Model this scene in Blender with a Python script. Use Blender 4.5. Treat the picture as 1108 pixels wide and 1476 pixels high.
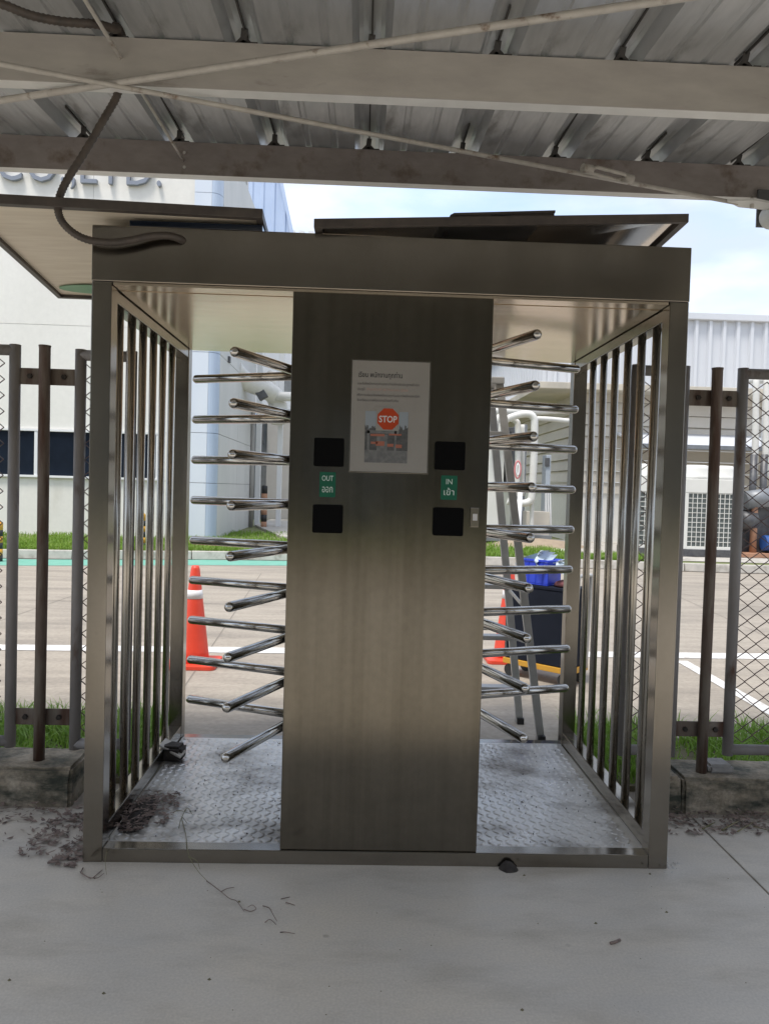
import bpy, bmesh, math, random
from mathutils import Vector, Matrix, noise
R = math.radians
random.seed(7)
scene = bpy.context.scene
for o in list(bpy.data.objects): bpy.data.objects.remove(o)
COL = scene.collection

# ------------------------------------------------------------------ camera
CAM = Vector((-0.1013, -2.7314, 1.3597)); YAW, PIT, ROL = 0.0324, -0.0300, 0.0280; FPX = 1106.9
fwd = Vector((math.sin(YAW)*math.cos(PIT), math.cos(YAW)*math.cos(PIT), math.sin(PIT)))
rgt = Vector((math.cos(YAW), -math.sin(YAW), 0)); upv = rgt.cross(fwd)
c_, s_ = math.cos(ROL), math.sin(ROL)
rgt, upv = c_*rgt + s_*upv, -s_*rgt + c_*upv
cam = bpy.data.cameras.new('camera'); cam.sensor_fit = 'VERTICAL'; cam.sensor_height = 36; cam.sensor_width = 27
cam.lens = FPX/1476*36; cam.clip_start = .05; cam.clip_end = 3000
camo = bpy.data.objects.new('camera', cam); COL.objects.link(camo)
camo.matrix_world = Matrix(((rgt.x, upv.x, -fwd.x, CAM.x), (rgt.y, upv.y, -fwd.y, CAM.y), (rgt.z, upv.z, -fwd.z, CAM.z), (0, 0, 0, 1)))
scene.camera = camo
def ray(x, y): return fwd + rgt*((x-554)/FPX) - upv*((y-738)/FPX)
def gz(x, y, z=0.): d = ray(x, y); return CAM + d*((z-CAM.z)/d.z)      # pixel onto a level plane
def gy(x, y, Y): d = ray(x, y); return CAM + d*((Y-CAM.y)/d.y)          # pixel onto a wall facing the camera
def gx(x, y, X): d = ray(x, y); return CAM + d*((X-CAM.x)/d.x)          # pixel onto a side wall

# ------------------------------------------------------------------ sky, sun, exposure
SUN_EL, SUN_AZ = R(69), R(215)          # azimuth measured clockwise from +Y
w = bpy.data.worlds.new('World'); scene.world = w; w.use_nodes = True
nt = w.node_tree; N = nt.nodes; L = nt.links; N.clear()
out = N.new('ShaderNodeOutputWorld'); bg = N.new('ShaderNodeBackground'); L.new(bg.outputs[0], out.inputs[0])
sky = N.new('ShaderNodeTexSky'); sky.sky_type = 'NISHITA'; sky.sun_disc = False
sky.sun_elevation = SUN_EL; sky.sun_rotation = SUN_AZ; sky.air_density = 1.0; sky.dust_density = 2.0; sky.ozone_density = 1.2
tc = N.new('ShaderNodeTexCoord'); mp = N.new('ShaderNodeMapping'); mp.inputs['Scale'].default_value = (1.6, 1.6, 4.2)
L.new(tc.outputs['Generated'], mp.inputs['Vector'])
cn = N.new('ShaderNodeTexNoise'); cn.inputs['Scale'].default_value = 1.9; cn.inputs['Detail'].default_value = 8; cn.inputs['Roughness'].default_value = .56
L.new(mp.outputs[0], cn.inputs['Vector'])
cr = N.new('ShaderNodeValToRGB'); cr.color_ramp.elements[0].position = .36; cr.color_ramp.elements[1].position = .60
cr.color_ramp.elements[0].color = (.34, .34, .34, 1); cr.color_ramp.elements[1].color = (.97, .97, .97, 1)
L.new(cn.outputs['Fac'], cr.inputs['Fac'])
mx = N.new('ShaderNodeMix'); mx.data_type = 'RGBA'
L.new(cr.outputs['Color'], mx.inputs['Factor']); L.new(sky.outputs[0], mx.inputs['A'])
cn2 = N.new('ShaderNodeTexNoise'); cn2.inputs['Scale'].default_value = 3.1; cn2.inputs['Detail'].default_value = 7; cn2.inputs['Roughness'].default_value = .5
L.new(mp.outputs[0], cn2.inputs['Vector'])
cr2 = N.new('ShaderNodeValToRGB'); cr2.color_ramp.elements[0].position = .38; cr2.color_ramp.elements[1].position = .62
cr2.color_ramp.elements[0].color = (.60, .665, .79, 1); cr2.color_ramp.elements[1].color = (.86, .90, .97, 1)      # grey and white layers of thin overcast
L.new(cn2.outputs['Fac'], cr2.inputs['Fac'])
vm = N.new('ShaderNodeVectorMath'); vm.operation = 'SCALE'; vm.inputs['Scale'].default_value = 3.7
L.new(cr2.outputs['Color'], vm.inputs[0]); L.new(vm.outputs[0], mx.inputs['B'])
L.new(mx.outputs['Result'], bg.inputs['Color']); bg.inputs['Strength'].default_value = .15
sun = bpy.data.lights.new('sun', 'SUN'); sun.energy = 1.5; sun.angle = R(14); sun.color = (1, .955, .89)
suno = bpy.data.objects.new('sun', sun); COL.objects.link(suno)
sd = Vector((math.sin(SUN_AZ)*math.cos(SUN_EL), math.cos(SUN_AZ)*math.cos(SUN_EL), math.sin(SUN_EL)))
suno.rotation_euler = sd.to_track_quat('Z', 'Y').to_euler(); suno.location = (0, 0, 30)
vs = scene.view_settings; vs.view_transform = 'Standard'; vs.look = 'None'; vs.gamma = 1; vs.use_curve_mapping = False
vs.exposure = 1.27
scene.cycles.max_bounces = 10; scene.cycles.diffuse_bounces = 5; scene.cycles.glossy_bounces = 6
scene.cycles.sample_clamp_indirect = 6; scene.cycles.use_denoising = True

# ------------------------------------------------------------------ materials
MATS = {}
def mat(name, col, rough=.6, metal=0., col2=None, scale=8., vec=(1, 1, 1), lo=.35, hi=.65, detail=6, bump=0., bscale=None,
        rvar=0., stain=None, sscale=1.5, slo=.55, shi=.7, spec=.5, svec=(1, 1, 1), trans=0., objrand=0., grain=0., gscale=150., spots=None):
    if name in MATS: return MATS[name]
    m = bpy.data.materials.new(name); m.use_nodes = True; nt = m.node_tree; N = nt.nodes; L = nt.links
    b = N['Principled BSDF']; b.inputs['Base Color'].default_value = (*col, 1); b.inputs['Roughness'].default_value = rough
    b.inputs['Metallic'].default_value = metal; b.inputs['Specular IOR Level'].default_value = spec
    tc = N.new('ShaderNodeTexCoord')
    def nz(sc, v, det=detail):
        mp = N.new('ShaderNodeMapping'); mp.inputs['Scale'].default_value = v; L.new(tc.outputs['Object'], mp.inputs['Vector'])
        n = N.new('ShaderNodeTexNoise'); n.inputs['Scale'].default_value = sc; n.inputs['Detail'].default_value = det; n.inputs['Roughness'].default_value = .6
        L.new(mp.outputs[0], n.inputs['Vector']); return n
    last = None
    def rampmix(fac, a, c2, lo, hi):
        r = N.new('ShaderNodeMapRange'); r.inputs['From Min'].default_value = lo; r.inputs['From Max'].default_value = hi
        L.new(fac, r.inputs['Value']); mx = N.new('ShaderNodeMix'); mx.data_type = 'RGBA'
        L.new(r.outputs[0], mx.inputs['Factor'])
        if isinstance(a, tuple): mx.inputs['A'].default_value = (*a, 1)
        else: L.new(a, mx.inputs['A'])
        mx.inputs['B'].default_value = (*c2, 1); return mx.outputs['Result']
    n1 = None
    if col2: n1 = nz(scale, vec); last = rampmix(n1.outputs['Fac'], col, col2, lo, hi)
    if stain:
        n2 = nz(sscale, svec, 8); last = rampmix(n2.outputs['Fac'], last if last else col, stain, slo, shi)
    if spots:                                     # small round drips: (scale, size, colour, share)
        vo = N.new('ShaderNodeTexVoronoi'); vo.inputs['Scale'].default_value = spots[0]; L.new(tc.outputs['Object'], vo.inputs['Vector'])
        sp_ = N.new('ShaderNodeSeparateColor'); L.new(vo.outputs['Color'], sp_.inputs[0])
        gt = N.new('ShaderNodeMath'); gt.operation = 'LESS_THAN'; gt.inputs[1].default_value = spots[3]; L.new(sp_.outputs[0], gt.inputs[0])
        nd = nz(spots[0]*4, (1, 1, 1), 4); ad = N.new('ShaderNodeMath'); ad.operation = 'MULTIPLY_ADD'; ad.inputs[1].default_value = spots[1]*1.2
        L.new(nd.outputs['Fac'], ad.inputs[0]); L.new(vo.outputs['Distance'], ad.inputs[2])
        mr = N.new('ShaderNodeMapRange'); mr.inputs['From Min'].default_value = spots[1]*1.25; mr.inputs['From Max'].default_value = spots[1]*1.7; mr.inputs['To Min'].default_value = .75; mr.inputs['To Max'].default_value = 0
        L.new(ad.outputs[0], mr.inputs['Value']); mu = N.new('ShaderNodeMath'); mu.operation = 'MULTIPLY'; L.new(mr.outputs[0], mu.inputs[0]); L.new(gt.outputs[0], mu.inputs[1])
        mx = N.new('ShaderNodeMix'); mx.data_type = 'RGBA'; L.new(mu.outputs[0], mx.inputs['Factor']); mx.inputs['B'].default_value = (*spots[2], 1)
        if last: L.new(last, mx.inputs['A'])
        else: mx.inputs['A'].default_value = (*col, 1)
        last = mx.outputs['Result']
    if grain:
        n5 = nz(gscale, (1, 1, 1), 3); mr = N.new('ShaderNodeMapRange'); mr.inputs['From Min'].default_value = .3; mr.inputs['From Max'].default_value = .7
        mr.inputs['To Min'].default_value = 1-grain; mr.inputs['To Max'].default_value = 1+grain; L.new(n5.outputs['Fac'], mr.inputs['Value'])
        hs = N.new('ShaderNodeHueSaturation'); L.new(mr.outputs[0], hs.inputs['Value'])
        if last: L.new(last, hs.inputs['Color'])
        else: hs.inputs['Color'].default_value = (*col, 1)
        last = hs.outputs['Color']
    if objrand:
        oi = N.new('ShaderNodeObjectInfo'); hs = N.new('ShaderNodeHueSaturation'); mr = N.new('ShaderNodeMapRange')
        mr.inputs['To Min'].default_value = 1-objrand; mr.inputs['To Max'].default_value = 1+objrand
        L.new(oi.outputs['Random'], mr.inputs['Value']); L.new(mr.outputs[0], hs.inputs['Value'])
        if last: L.new(last, hs.inputs['Color'])
        else: hs.inputs['Color'].default_value = (*col, 1)
        last = hs.outputs['Color']
    if last: L.new(last, b.inputs['Base Color'])
    if rvar:
        n3 = nz(scale*1.7, vec); r = N.new('ShaderNodeMapRange'); r.inputs['From Min'].default_value = .3; r.inputs['From Max'].default_value = .7
        r.inputs['To Min'].default_value = max(.03, rough-rvar); r.inputs['To Max'].default_value = min(1, rough+rvar)
        L.new(n3.outputs['Fac'], r.inputs['Value']); L.new(r.outputs[0], b.inputs['Roughness'])
    if bump:
        n4 = nz(bscale or scale*3, vec); bp = N.new('ShaderNodeBump'); bp.inputs['Strength'].default_value = bump; bp.inputs['Distance'].default_value = .01
        L.new(n4.outputs['Fac'], bp.inputs['Height']); L.new(bp.outputs[0], b.inputs['Normal'])
    if trans:                                     # thin leaves let light through
        tr = N.new('ShaderNodeBsdfTranslucent'); ms = N.new('ShaderNodeMixShader'); ms.inputs[0].default_value = trans
        if last: L.new(last, tr.inputs['Color'])
        else: tr.inputs['Color'].default_value = (*col, 1)
        L.new(b.outputs[0], ms.inputs[1]); L.new(tr.outputs[0], ms.inputs[2]); L.new(ms.outputs[0], N['Material Output'].inputs['Surface'])
    MATS[name] = m; return m

SS = mat('brushed_stainless', (.285, .26, .222), .19, 1, (.255, .232, .197), 2.5, (1, 1, .5), bump=.004, bscale=300, rvar=.05, stain=(.215, .194, .16), sscale=2.0, slo=.5, shi=.8, svec=(1.2, 1.2, .6), grain=.03, gscale=60)
SSP = mat('stainless_panel', (.19, .172, .14), .155, 1, (.168, .152, .123), 2.2, (1.5, 1.5, .6), bump=.004, bscale=250, rvar=.045, stain=(.145, .13, .103), sscale=5, slo=.42, shi=.78, svec=(5, 5, .12), grain=.05, gscale=40)
SSB = mat('stainless_bar', (.47, .435, .375), .25, 1, (.42, .39, .335), 10, (4, 4, .3), rvar=.05)
SST = mat('polished_stainless_tube', (.55, .53, .495), .15, 1, (.48, .46, .425), 12, rvar=.05)
SSC = mat('stainless_ceiling', (.80, .68, .54), .20, 1, (.72, .605, .47), 9, (.4, 3, 1), bump=.05, bscale=5)
PLATE = mat('checker_plate', (.66, .64, .60), .36, .6, (.55, .53, .49), 5, rvar=.1, stain=(.17, .15, .125), sscale=2.3, slo=.50, shi=.68, svec=(1, 1.6, 1), grain=.08, gscale=60)
GALV = mat('galvanised_sheet', (.50, .51, .515), .42, .5, (.42, .43, .435), 9, (3, .5, 1), rvar=.12, stain=(.12, .118, .11), sscale=3.2, slo=.56, shi=.75, svec=(1.6, .5, 1), objrand=.10)
PURL = mat('primed_purlin', (.44, .41, .365), .6, .0, (.38, .35, .315), 6, (1, 3, 3), bump=.05, stain=(.14, .11, .09), sscale=5, slo=.60, shi=.75, svec=(.6, 2, 2))
PURL2 = mat('grey_purlin', (.30, .265, .245), .65, 0, (.24, .21, .195), 9, (1, 2, 2), bump=.08, stain=(.15, .11, .085), sscale=8, slo=.55, shi=.72)
FLANGE = mat('lit_pale_flange', (.78, .77, .74), .5, 0, (.70, .69, .66), 10)  # pale tone paints light caught by the purlin flanges; gusset plate shares it
ROD = mat('grey_rod', (.50, .47, .42), .55, .1, (.42, .385, .34), 20, rvar=.1, stain=(.16, .10, .06), sscale=14, slo=.6, shi=.7)
CLIP = mat('dark_clip', (.07, .065, .06), .7, .2)
CABLE = mat('dark_conduit', (.055, .045, .038), .55, 0, (.09, .07, .055), 30)
BOARDF = mat('dark_board_frame', (.085, .07, .058), .5, .1, (.055, .045, .04), 14)
BOARDU = mat('beige_board_underside', (.80, .715, .58), .55, 0, (.70, .61, .48), 4, (1, 7, 1), bump=.04)
GREENP = mat('green_paint', (.16, .36, .20), .6, 0, (.22, .42, .26), 9)
TRAYU = mat('tray_underside', (.72, .67, .60), .12, .95, (.6, .55, .49), 6)
BLACK = mat('black_plastic', (.004, .004, .004), .8, spec=.06)
PAPER = mat('notice_paper', (.27, .255, .228), .6, 0, (.245, .23, .205), 4, spec=.3)
INK = mat('black_ink', (.05, .05, .05), .7)
REDINK = mat('faded_red_ink', (.40, .25, .20), .7)
STOPRED = mat('stop_red', (.40, .05, .014), .6, spec=.2)
WHITEP = mat('white_print', (.55, .53, .50), .5)
LGREEN = mat('label_green', (.003, .085, .045), .5, 0, (.004, .10, .052), 20, spec=.3)
LWHITE = mat('label_white', (.55, .65, .58), .5)
SLAB = mat('slab_concrete', (.535, .48, .395), .5, 0, (.455, .425, .375), 1.6, (1, 2.2, 1), lo=.3, hi=.7, bump=.08, bscale=90, rvar=.14, stain=(.365, .325, .265), sscale=2.4, slo=.50, shi=.78, svec=(1, 2.6, 1), grain=.10, gscale=130, spots=(5.5, .07, (.30, .265, .22), .22))
LOT = mat('lot_concrete', (.36, .315, .255), .85, 0, (.275, .24, .195), 2.6, (.35, 2.4, 1), lo=.3, hi=.7, bump=.12, bscale=40, stain=(.215, .188, .155), sscale=1.1, slo=.47, shi=.72, svec=(.45, 2.0, 1), grain=.12, gscale=30, spots=(2.2, .05, (.12, .105, .09), .12))
SOIL = mat('dark_soil', (.12, .105, .06), .95, 0, (.17, .15, .09), 12, bump=.3)
ROADW = mat('road_white', (.70, .69, .66), .75, 0, (.58, .56, .53), 12, stain=(.40, .36, .31), sscale=9, slo=.54, shi=.70, grain=.1, gscale=50)
ROADG = mat('road_green', (.12, .36, .27), .7, 0, (.17, .38, .30), 6)
KERB = mat('kerb_concrete', (.48, .45, .40), .85, 0, (.38, .36, .32), 6, bump=.2, stain=(.22, .20, .16), sscale=3)
MOSS = mat('mossy_concrete', (.33, .285, .215), .9, 0, (.22, .18, .125), 9, bump=.5, bscale=40, stain=(.04, .043, .03), sscale=5.5, slo=.42, shi=.62, svec=(1, 1, 2.6), grain=.25, gscale=60)
STONE = mat('stone', (.30, .29, .27), .9, 0, (.20, .19, .18), 14, bump=.3)
RUSTP = mat('rusty_pipe', (.19, .165, .135), .7, .2, (.10, .06, .045), 7, (3, 3, .5), bump=.1, stain=(.07, .034, .02), sscale=6, slo=.48, shi=.66, svec=(3, 3, .4))
GREYP = mat('grey_painted_pipe', (.27, .255, .245), .6, .1, (.215, .20, .19), 6, (2, 2, .6), bump=.06, stain=(.11, .065, .045), sscale=5, slo=.58, shi=.70, svec=(2, 2, .6))
WIRE = mat('rusty_wire', (.085, .065, .06), .65, .3, (.14, .085, .075), 20)
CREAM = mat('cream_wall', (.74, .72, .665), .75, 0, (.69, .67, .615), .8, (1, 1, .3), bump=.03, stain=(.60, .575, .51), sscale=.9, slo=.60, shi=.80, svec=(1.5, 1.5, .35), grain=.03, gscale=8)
PILAST = mat('pale_pilaster', (.66, .70, .75), .35, 0, (.60, .65, .72), .9, (1, 1, .4), rvar=.08)
BLUEP = mat('blue_grey_panel', (.42, .50, .62), .4, 0, (.48, .56, .68), 1.2, (1, 1, .4))
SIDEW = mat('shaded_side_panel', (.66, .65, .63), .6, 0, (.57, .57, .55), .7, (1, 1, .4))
BLUES = mat('blue_cladding', (.47, .56, .72), .45, 0, (.42, .51, .68), .6)
GLASSD = mat('dark_glass', (.008, .012, .02), .08, 0, (.012, .018, .03), 2)
WFRAME = mat('white_frame', (.72, .72, .71), .5)
CORR = mat('white_cladding', (.60, .62, .65), .5, 0, (.56, .58, .61), .9, (1, 1, .3))
SIDING = mat('beige_siding', (.62, .57, .49), .6, 0, (.56, .515, .44), 1.1, objrand=.06)
SOFFIT = mat('beige_soffit', (.58, .52, .42), .8, 0, (.42, .385, .32), 1)
PIPEW = mat('white_insulated_pipe', (.68, .67, .63), .5, 0, (.60, .585, .54), 4)
ACW = mat('ac_cream', (.70, .69, .64), .45, 0, (.66, .65, .60), 3)
ACD = mat('ac_coil', (.10, .115, .11), .6, .3, (.15, .165, .155), 20)
DKGREY = mat('dark_grey_metal', (.08, .08, .085), .5, .4, (.12, .12, .12), 9)
MGREY = mat('mid_grey_metal', (.24, .25, .26), .5, .3, (.19, .20, .21), 6)
ORANGE = mat('orange_paint', (.42, .22, .13), .7, 0, (.33, .18, .11), 8)
YEL = mat('yellow_paint', (.62, .33, .03), .55, 0, (.55, .27, .03), 8)
BLK = mat('black_paint', (.02, .02, .02), .5)
CONE = mat('cone_red', (.78, .075, .035), .45, 0, (.70, .06, .03), 8)
CONEW = mat('cone_white_band', (.74, .73, .72), .4)
ALU = mat('ladder_aluminium', (.52, .51, .49), .45, .4, (.44, .43, .41), 12)
NAVY = mat('navy_board', (.010, .013, .021), .7, 0, (.014, .017, .027), 5, spec=.15)
BLUEC = mat('blue_plastic', (.02, .05, .55), .35, 0, (.03, .07, .62), 5)
BAG = mat('thin_plastic_bag', (.55, .64, .70), .3, 0, (.48, .58, .66), 14)
GRASS = mat('grass_blades', (.15, .27, .03), .6, 0, (.22, .34, .05), 1.6, stain=(.30, .29, .11), sscale=5, slo=.60, shi=.75, trans=.45)
GRASS2 = mat('near_grass_blades', (.19, .34, .04), .55, 0, (.27, .42, .07), 6, stain=(.28, .27, .10), sscale=11, slo=.60, shi=.75, trans=.45)
GRASSB = mat('grass_bed', (.13, .155, .055), .9, 0, (.19, .19, .085), 2, bump=.3)
LITTER = mat('dead_leaves', (.16, .115, .095), .8, 0, (.25, .19, .155), 14, stain=(.075, .05, .042), sscale=22, slo=.5, shi=.62)
STRAW = mat('dry_stalks', (.21, .17, .09), .7, 0, (.12, .13, .045), 6)
DIRT = mat('black_dirt', (.025, .021, .018), .95, 0, (.05, .042, .035), 25, bump=.4)
CRUMB = mat('pale_crumb', (.45, .43, .40), .9)
REFLW = mat('dim_reflection_paint', (.17, .15, .115), .8, 0, (.13, .115, .09), .5)  # dim tone for the added wall that the steel mirrors

# ------------------------------------------------------------------ mesh helpers
class MB:
    def __init__(s): s.v = []; s.f = []; s.sm = []
    def add(s, vs, fs, smooth=False):
        o = len(s.v); s.v += [tuple(v) for v in vs]; s.f += [tuple(i+o for i in f) for f in fs]; s.sm += [smooth]*len(fs); return s
    def box(s, x0, x1, y0, y1, z0, z1):
        return s.add([(x0,y0,z0),(x1,y0,z0),(x1,y1,z0),(x0,y1,z0),(x0,y0,z1),(x1,y0,z1),(x1,y1,z1),(x0,y1,z1)],
                     [(3,2,1,0),(4,5,6,7),(0,1,5,4),(1,2,6,5),(2,3,7,6),(3,0,4,7)])
    def obox(s, a, b, w, h, up=(0, 0, 1)):       # bar from a to b, width w, height h
        a = Vector(a); b = Vector(b); d = (b-a).normalized(); u = Vector(up); sd = d.cross(u)
        if sd.length < 1e-4: sd = d.cross(Vector((1, 0, 0)))
        sd.normalize(); u = sd.cross(d)
        v = []
        for p in (a, b):
            for i, j in ((-1,-1),(1,-1),(1,1),(-1,1)): v.append(p + sd*(w/2*i) + u*(h/2*j))
        return s.add(v, [(3,2,1,0),(4,5,6,7),(0,1,5,4),(1,2,6,5),(2,3,7,6),(3,0,4,7)])
    def prism(s, bot, top):                       # two matching polygons
        n = len(bot); v = list(bot)+list(top)
        return s.add(v, [tuple(range(n-1, -1, -1)), tuple(range(n, 2*n))] + [(i, (i+1) % n, n+(i+1) % n, n+i) for i in range(n)])
    def tube(s, path, r, n=10, cap=True, closed=False, round_end=0):
        path = [Vector(p) for p in path]; m = len(path)
        rr = r if isinstance(r, (list, tuple)) else [r]*m
        if round_end:                             # domed far end
            d = (path[-1]-path[-2]).normalized(); R0 = rr[-1]; base = path[-1] - d*R0
            path = path[:-1]; rr = list(rr[:-1])
            for k in range(round_end+1):
                a = k/round_end*math.pi/2*.97; path.append(base + d*R0*math.sin(a)); rr.append(R0*math.cos(a))
            m = len(path)
        vs = []; fs = []; pu = None
        for i, p in enumerate(path):
            if closed: d = path[(i+1) % m]-path[i-1]
            else: d = path[min(i+1, m-1)]-path[max(i-1, 0)]
            d.normalize()
            if pu is None:
                pu = d.cross(Vector((0, 0, 1)));
                if pu.length < .05: pu = d.cross(Vector((1, 0, 0)))
            pu = pu - d*pu.dot(d); pu.normalize(); pv = d.cross(pu)
            for k in range(n):
                a = 2*math.pi*k/n; vs.append(p + pu*(rr[i]*math.cos(a)) + pv*(rr[i]*math.sin(a)))
        for i in range(m if closed else m-1):
            for k in range(n):
                a, b = i*n+k, i*n+(k+1) % n; c, d2 = ((i+1) % m)*n+(k+1) % n, ((i+1) % m)*n+k
                fs.append((a, b, c, d2))
        s.add(vs, fs, True)
        if cap and not closed:
            o = len(s.v)-m*n
            s.f += [tuple(o+k for k in range(n-1, -1, -1)), tuple(o+(m-1)*n+k for k in range(n))]; s.sm += [False, False]
        return s
    def lathe(s, c, prof, n=20):                  # prof: (r, z) list
        c = Vector(c); vs = []; fs = []
        for r, z in prof:
            for k in range(n): a = 2*math.pi*k/n; vs.append((c.x+r*math.cos(a), c.y+r*math.sin(a), c.z+z))
        for i in range(len(prof)-1):
            for k in range(n): fs.append((i*n+k, i*n+(k+1) % n, (i+1)*n+(k+1) % n, (i+1)*n+k))
        s.add(vs, fs, True); o = len(s.v)-len(prof)*n
        s.f += [tuple(o+k for k in range(n-1, -1, -1)), tuple(o+(len(prof)-1)*n+k for k in range(n))]; s.sm += [False, False]
        return s
    def quad(s, a, b, c, d): return s.add([a, b, c, d], [(0, 1, 2, 3)])
    def mesh(s, name, m, origin=(0, 0, 0), bevel=0):
        o = Vector(origin); me = bpy.data.meshes.new(name)
        me.from_pydata([tuple(Vector(v)-o) for v in s.v], [], s.f); me.polygons.foreach_set('use_smooth', s.sm)
        if bevel:
            bm = bmesh.new(); bm.from_mesh(me)
            ed = [e for e in bm.edges if len(e.link_faces) == 2 and e.calc_face_angle(0) > .6]
            bmesh.ops.bevel(bm, geom=ed, offset=bevel, segments=2, affect='EDGES', profile=.6); bm.to_mesh(me); bm.free()
        me.update()
        for mm in (m if isinstance(m, (list, tuple)) else [m]): me.materials.append(mm)
        return me
    def build(s, name, m, parent=None, bevel=0, kind=None, label=None):
        org = wloc(parent) if parent else Vector((0, 0, 0))
        o = bpy.data.objects.new(name, s.mesh(name, m, org, bevel)); COL.objects.link(o)
        if parent: o.parent = parent
        if kind: o['kind'] = kind
        if label: o['label'] = label
        return o
def wloc(o):
    l = Vector((0, 0, 0))
    while o: l += o.location; o = o.parent
    return l
def tag(o, label, cat, group=None):
    o['label'] = label; o['category'] = cat
    if group: o['group'] = group
    return o
def thing(name, label, cat, loc=(0, 0, 0), group=None):
    o = bpy.data.objects.new(name, None); COL.objects.link(o); o.location = loc; o.empty_display_size = .1
    return tag(o, label, cat, group)
def piece(name, me, parent, loc):                 # one more object sharing a mesh
    o = bpy.data.objects.new(name, me); COL.objects.link(o); o.location = Vector(loc)-(wloc(parent) if parent else Vector()); o.parent = parent; return o
def text_mesh(body, size, extrude=0., spacing=1., bold=0.):
    c = bpy.data.curves.new('lettering', 'FONT'); c.body = body; c.size = size; c.extrude = extrude; c.space_character = spacing; c.offset = bold; c.resolution_u = 3
    o = bpy.data.objects.new('lettering_source', c); COL.objects.link(o)
    dg = bpy.context.evaluated_depsgraph_get(); me = bpy.data.meshes.new_from_object(o.evaluated_get(dg))
    bpy.data.objects.remove(o); bpy.data.curves.remove(c)
    vs = [tuple(v.co) for v in me.vertices]; fs = [tuple(p.vertices) for p in me.polygons]; bpy.data.meshes.remove(me)
    return vs, fs
def wall_text(body, x0, x1, z0, Y, extrude=0., height=None, spacing=1., bold=0., maxh=None):
    # lettering upright on a wall facing the camera, between x0 and x1 with its baseline at z0
    vs, fs = text_mesh(body, 1., 0, spacing, bold)
    a = min(v[0] for v in vs); b = max(v[0] for v in vs); k = (x1-x0)/(b-a)
    hz = k if height is None else height/max(v[1] for v in vs)
    mb = MB()
    pts = [(x0+(v[0]-a)*k, Y, z0+v[1]*hz) for v in vs]
    if extrude:
        mb.add([(p[0], Y-extrude, p[2]) for p in pts], fs)
        # side walls on the outline edges
        ec = {}
        for f in fs:
            for i in range(len(f)):
                e = (f[i], f[(i+1) % len(f)]); ec.setdefault(tuple(sorted(e)), []).append(e)
        n = len(pts); base = [(p[0], Y-extrude, p[2]) for p in pts]+[(p[0], Y, p[2]) for p in pts]
        mb.add(base, [(e[0][1], e[0][0], n+e[0][0], n+e[0][1]) for k2, e in ec.items() if len(e) == 1])
    else: mb.add(pts, fs)
    return mb

# ------------------------------------------------------------------ ground
ground = MB().box(-300, 300, .452, 500, -.30, -.006).box(-300, 300, -300, -7.5, -.30, -.006).box(-300, -9.5, -7.5, .452, -.30, -.006).box(9.5, 300, -7.5, .452, -.30, -.006).build('ground', LOT); ground['kind'] = 'structure'
sub = MB().box(-9.5, 9.5, -7.5, .452, -.3, -.10).build('joint_bed', DIRT); sub['kind'] = 'structure'
slab = bpy.data.objects.new('concrete_floor', None); COL.objects.link(slab); slab['kind'] = 'structure'
xs = [-9.5, -5.2, 1.345, 5.2, 9.5]; ys = [-7.5, -3.6, .452]
for i in range(4):
    for j in range(2):
        MB().box(xs[i]+.004, xs[i+1]-.004, ys[j]+.004, ys[j+1]-.001, -.10, 0).build('floor_slab', SLAB, slab, bevel=.003)
# painted lines on the lot
def sheet(name, m, poly, z): o = MB().add([(p[0], p[1], z) for p in poly], [tuple(range(len(poly)))]).build(name, m); o['kind'] = 'structure'; return o
p0 = gz(60, 929, 0); p1 = gz(60, 937, 0); q0 = gz(1050, 941, 0); q1 = gz(1050, 949, 0)
def ext(a, b, t): return (a.x+(b.x-a.x)*t, a.y+(b.y-a.y)*t)
sheet('painted_line', ROADW, [ext(p1, q1, -2), ext(p1, q1, 3), ext(p0, q0, 3), ext(p0, q0, -2)], -.002)
sheet('painted_line', ROADW, [(2.50, 1.2), (2.60, 1.2), (2.66, 3.55), (2.56, 3.55)], -.002)
sheet('painted_line', ROADW, [(-4.35, 1.2), (-4.25, 1.2), (-4.20, 3.38), (-4.30, 3.38)], -.002)

for P in ([gz(-40, 908), gz(105, 858)], [gz(905, 842), gz(1180, 890)], [(-9., 5.9), (9., 6.3)], [(-1.2, 1.6), (-1.6, 9.2)], [(3.9, 4.0), (4.6, 10.4)]):
    a, b = Vector((P[0][0], P[0][1], 0)), Vector((P[1][0], P[1][1], 0)); nn = Vector((-(b-a).y, (b-a).x, 0)).normalized()*.006
    sheet('pavement_joint', mat('joint_filler', (.20, .175, .145), .9), [a-nn, b-nn, b+nn, a+nn], -.0045)
# far kerb, green margin and raised verges
KL = [(-30, 10.3), (-5.5, 10.5), (-3.97, 10.85), (-2.9, 11.15), (-1.2, 11.35), (1.2, 11.35), (2.6, 11.35), (7, 11.1), (30, 10.6)]
sheet('green_margin', ROADG, [(-30, 9.25), (-5.5, 9.45), (-3.9, 9.85), (-2.8, 10.2), (-1.2, 10.5), (.4, 10.6), (.4, 11.33), (-1.2, 11.33), (-2.9, 11.13), (-3.97, 10.83), (-5.5, 10.48), (-30, 10.28)], -.002)
kerb = bpy.data.objects.new('kerb', None); COL.objects.link(kerb); kerb['kind'] = 'structure'
def along(poly, t):
    for i in range(len(poly)-1):
        a = Vector((*poly[i], 0)); b = Vector((*poly[i+1], 0)); l = (b-a).length
        if t <= l: return a+(b-a)*(t/l), (b-a).normalized()
        t -= l
    return b, (b-a).normalized()
KLEN = sum((Vector(KL[i+1])-Vector(KL[i])).length for i in range(len(KL)-1))
t = 12.
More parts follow.
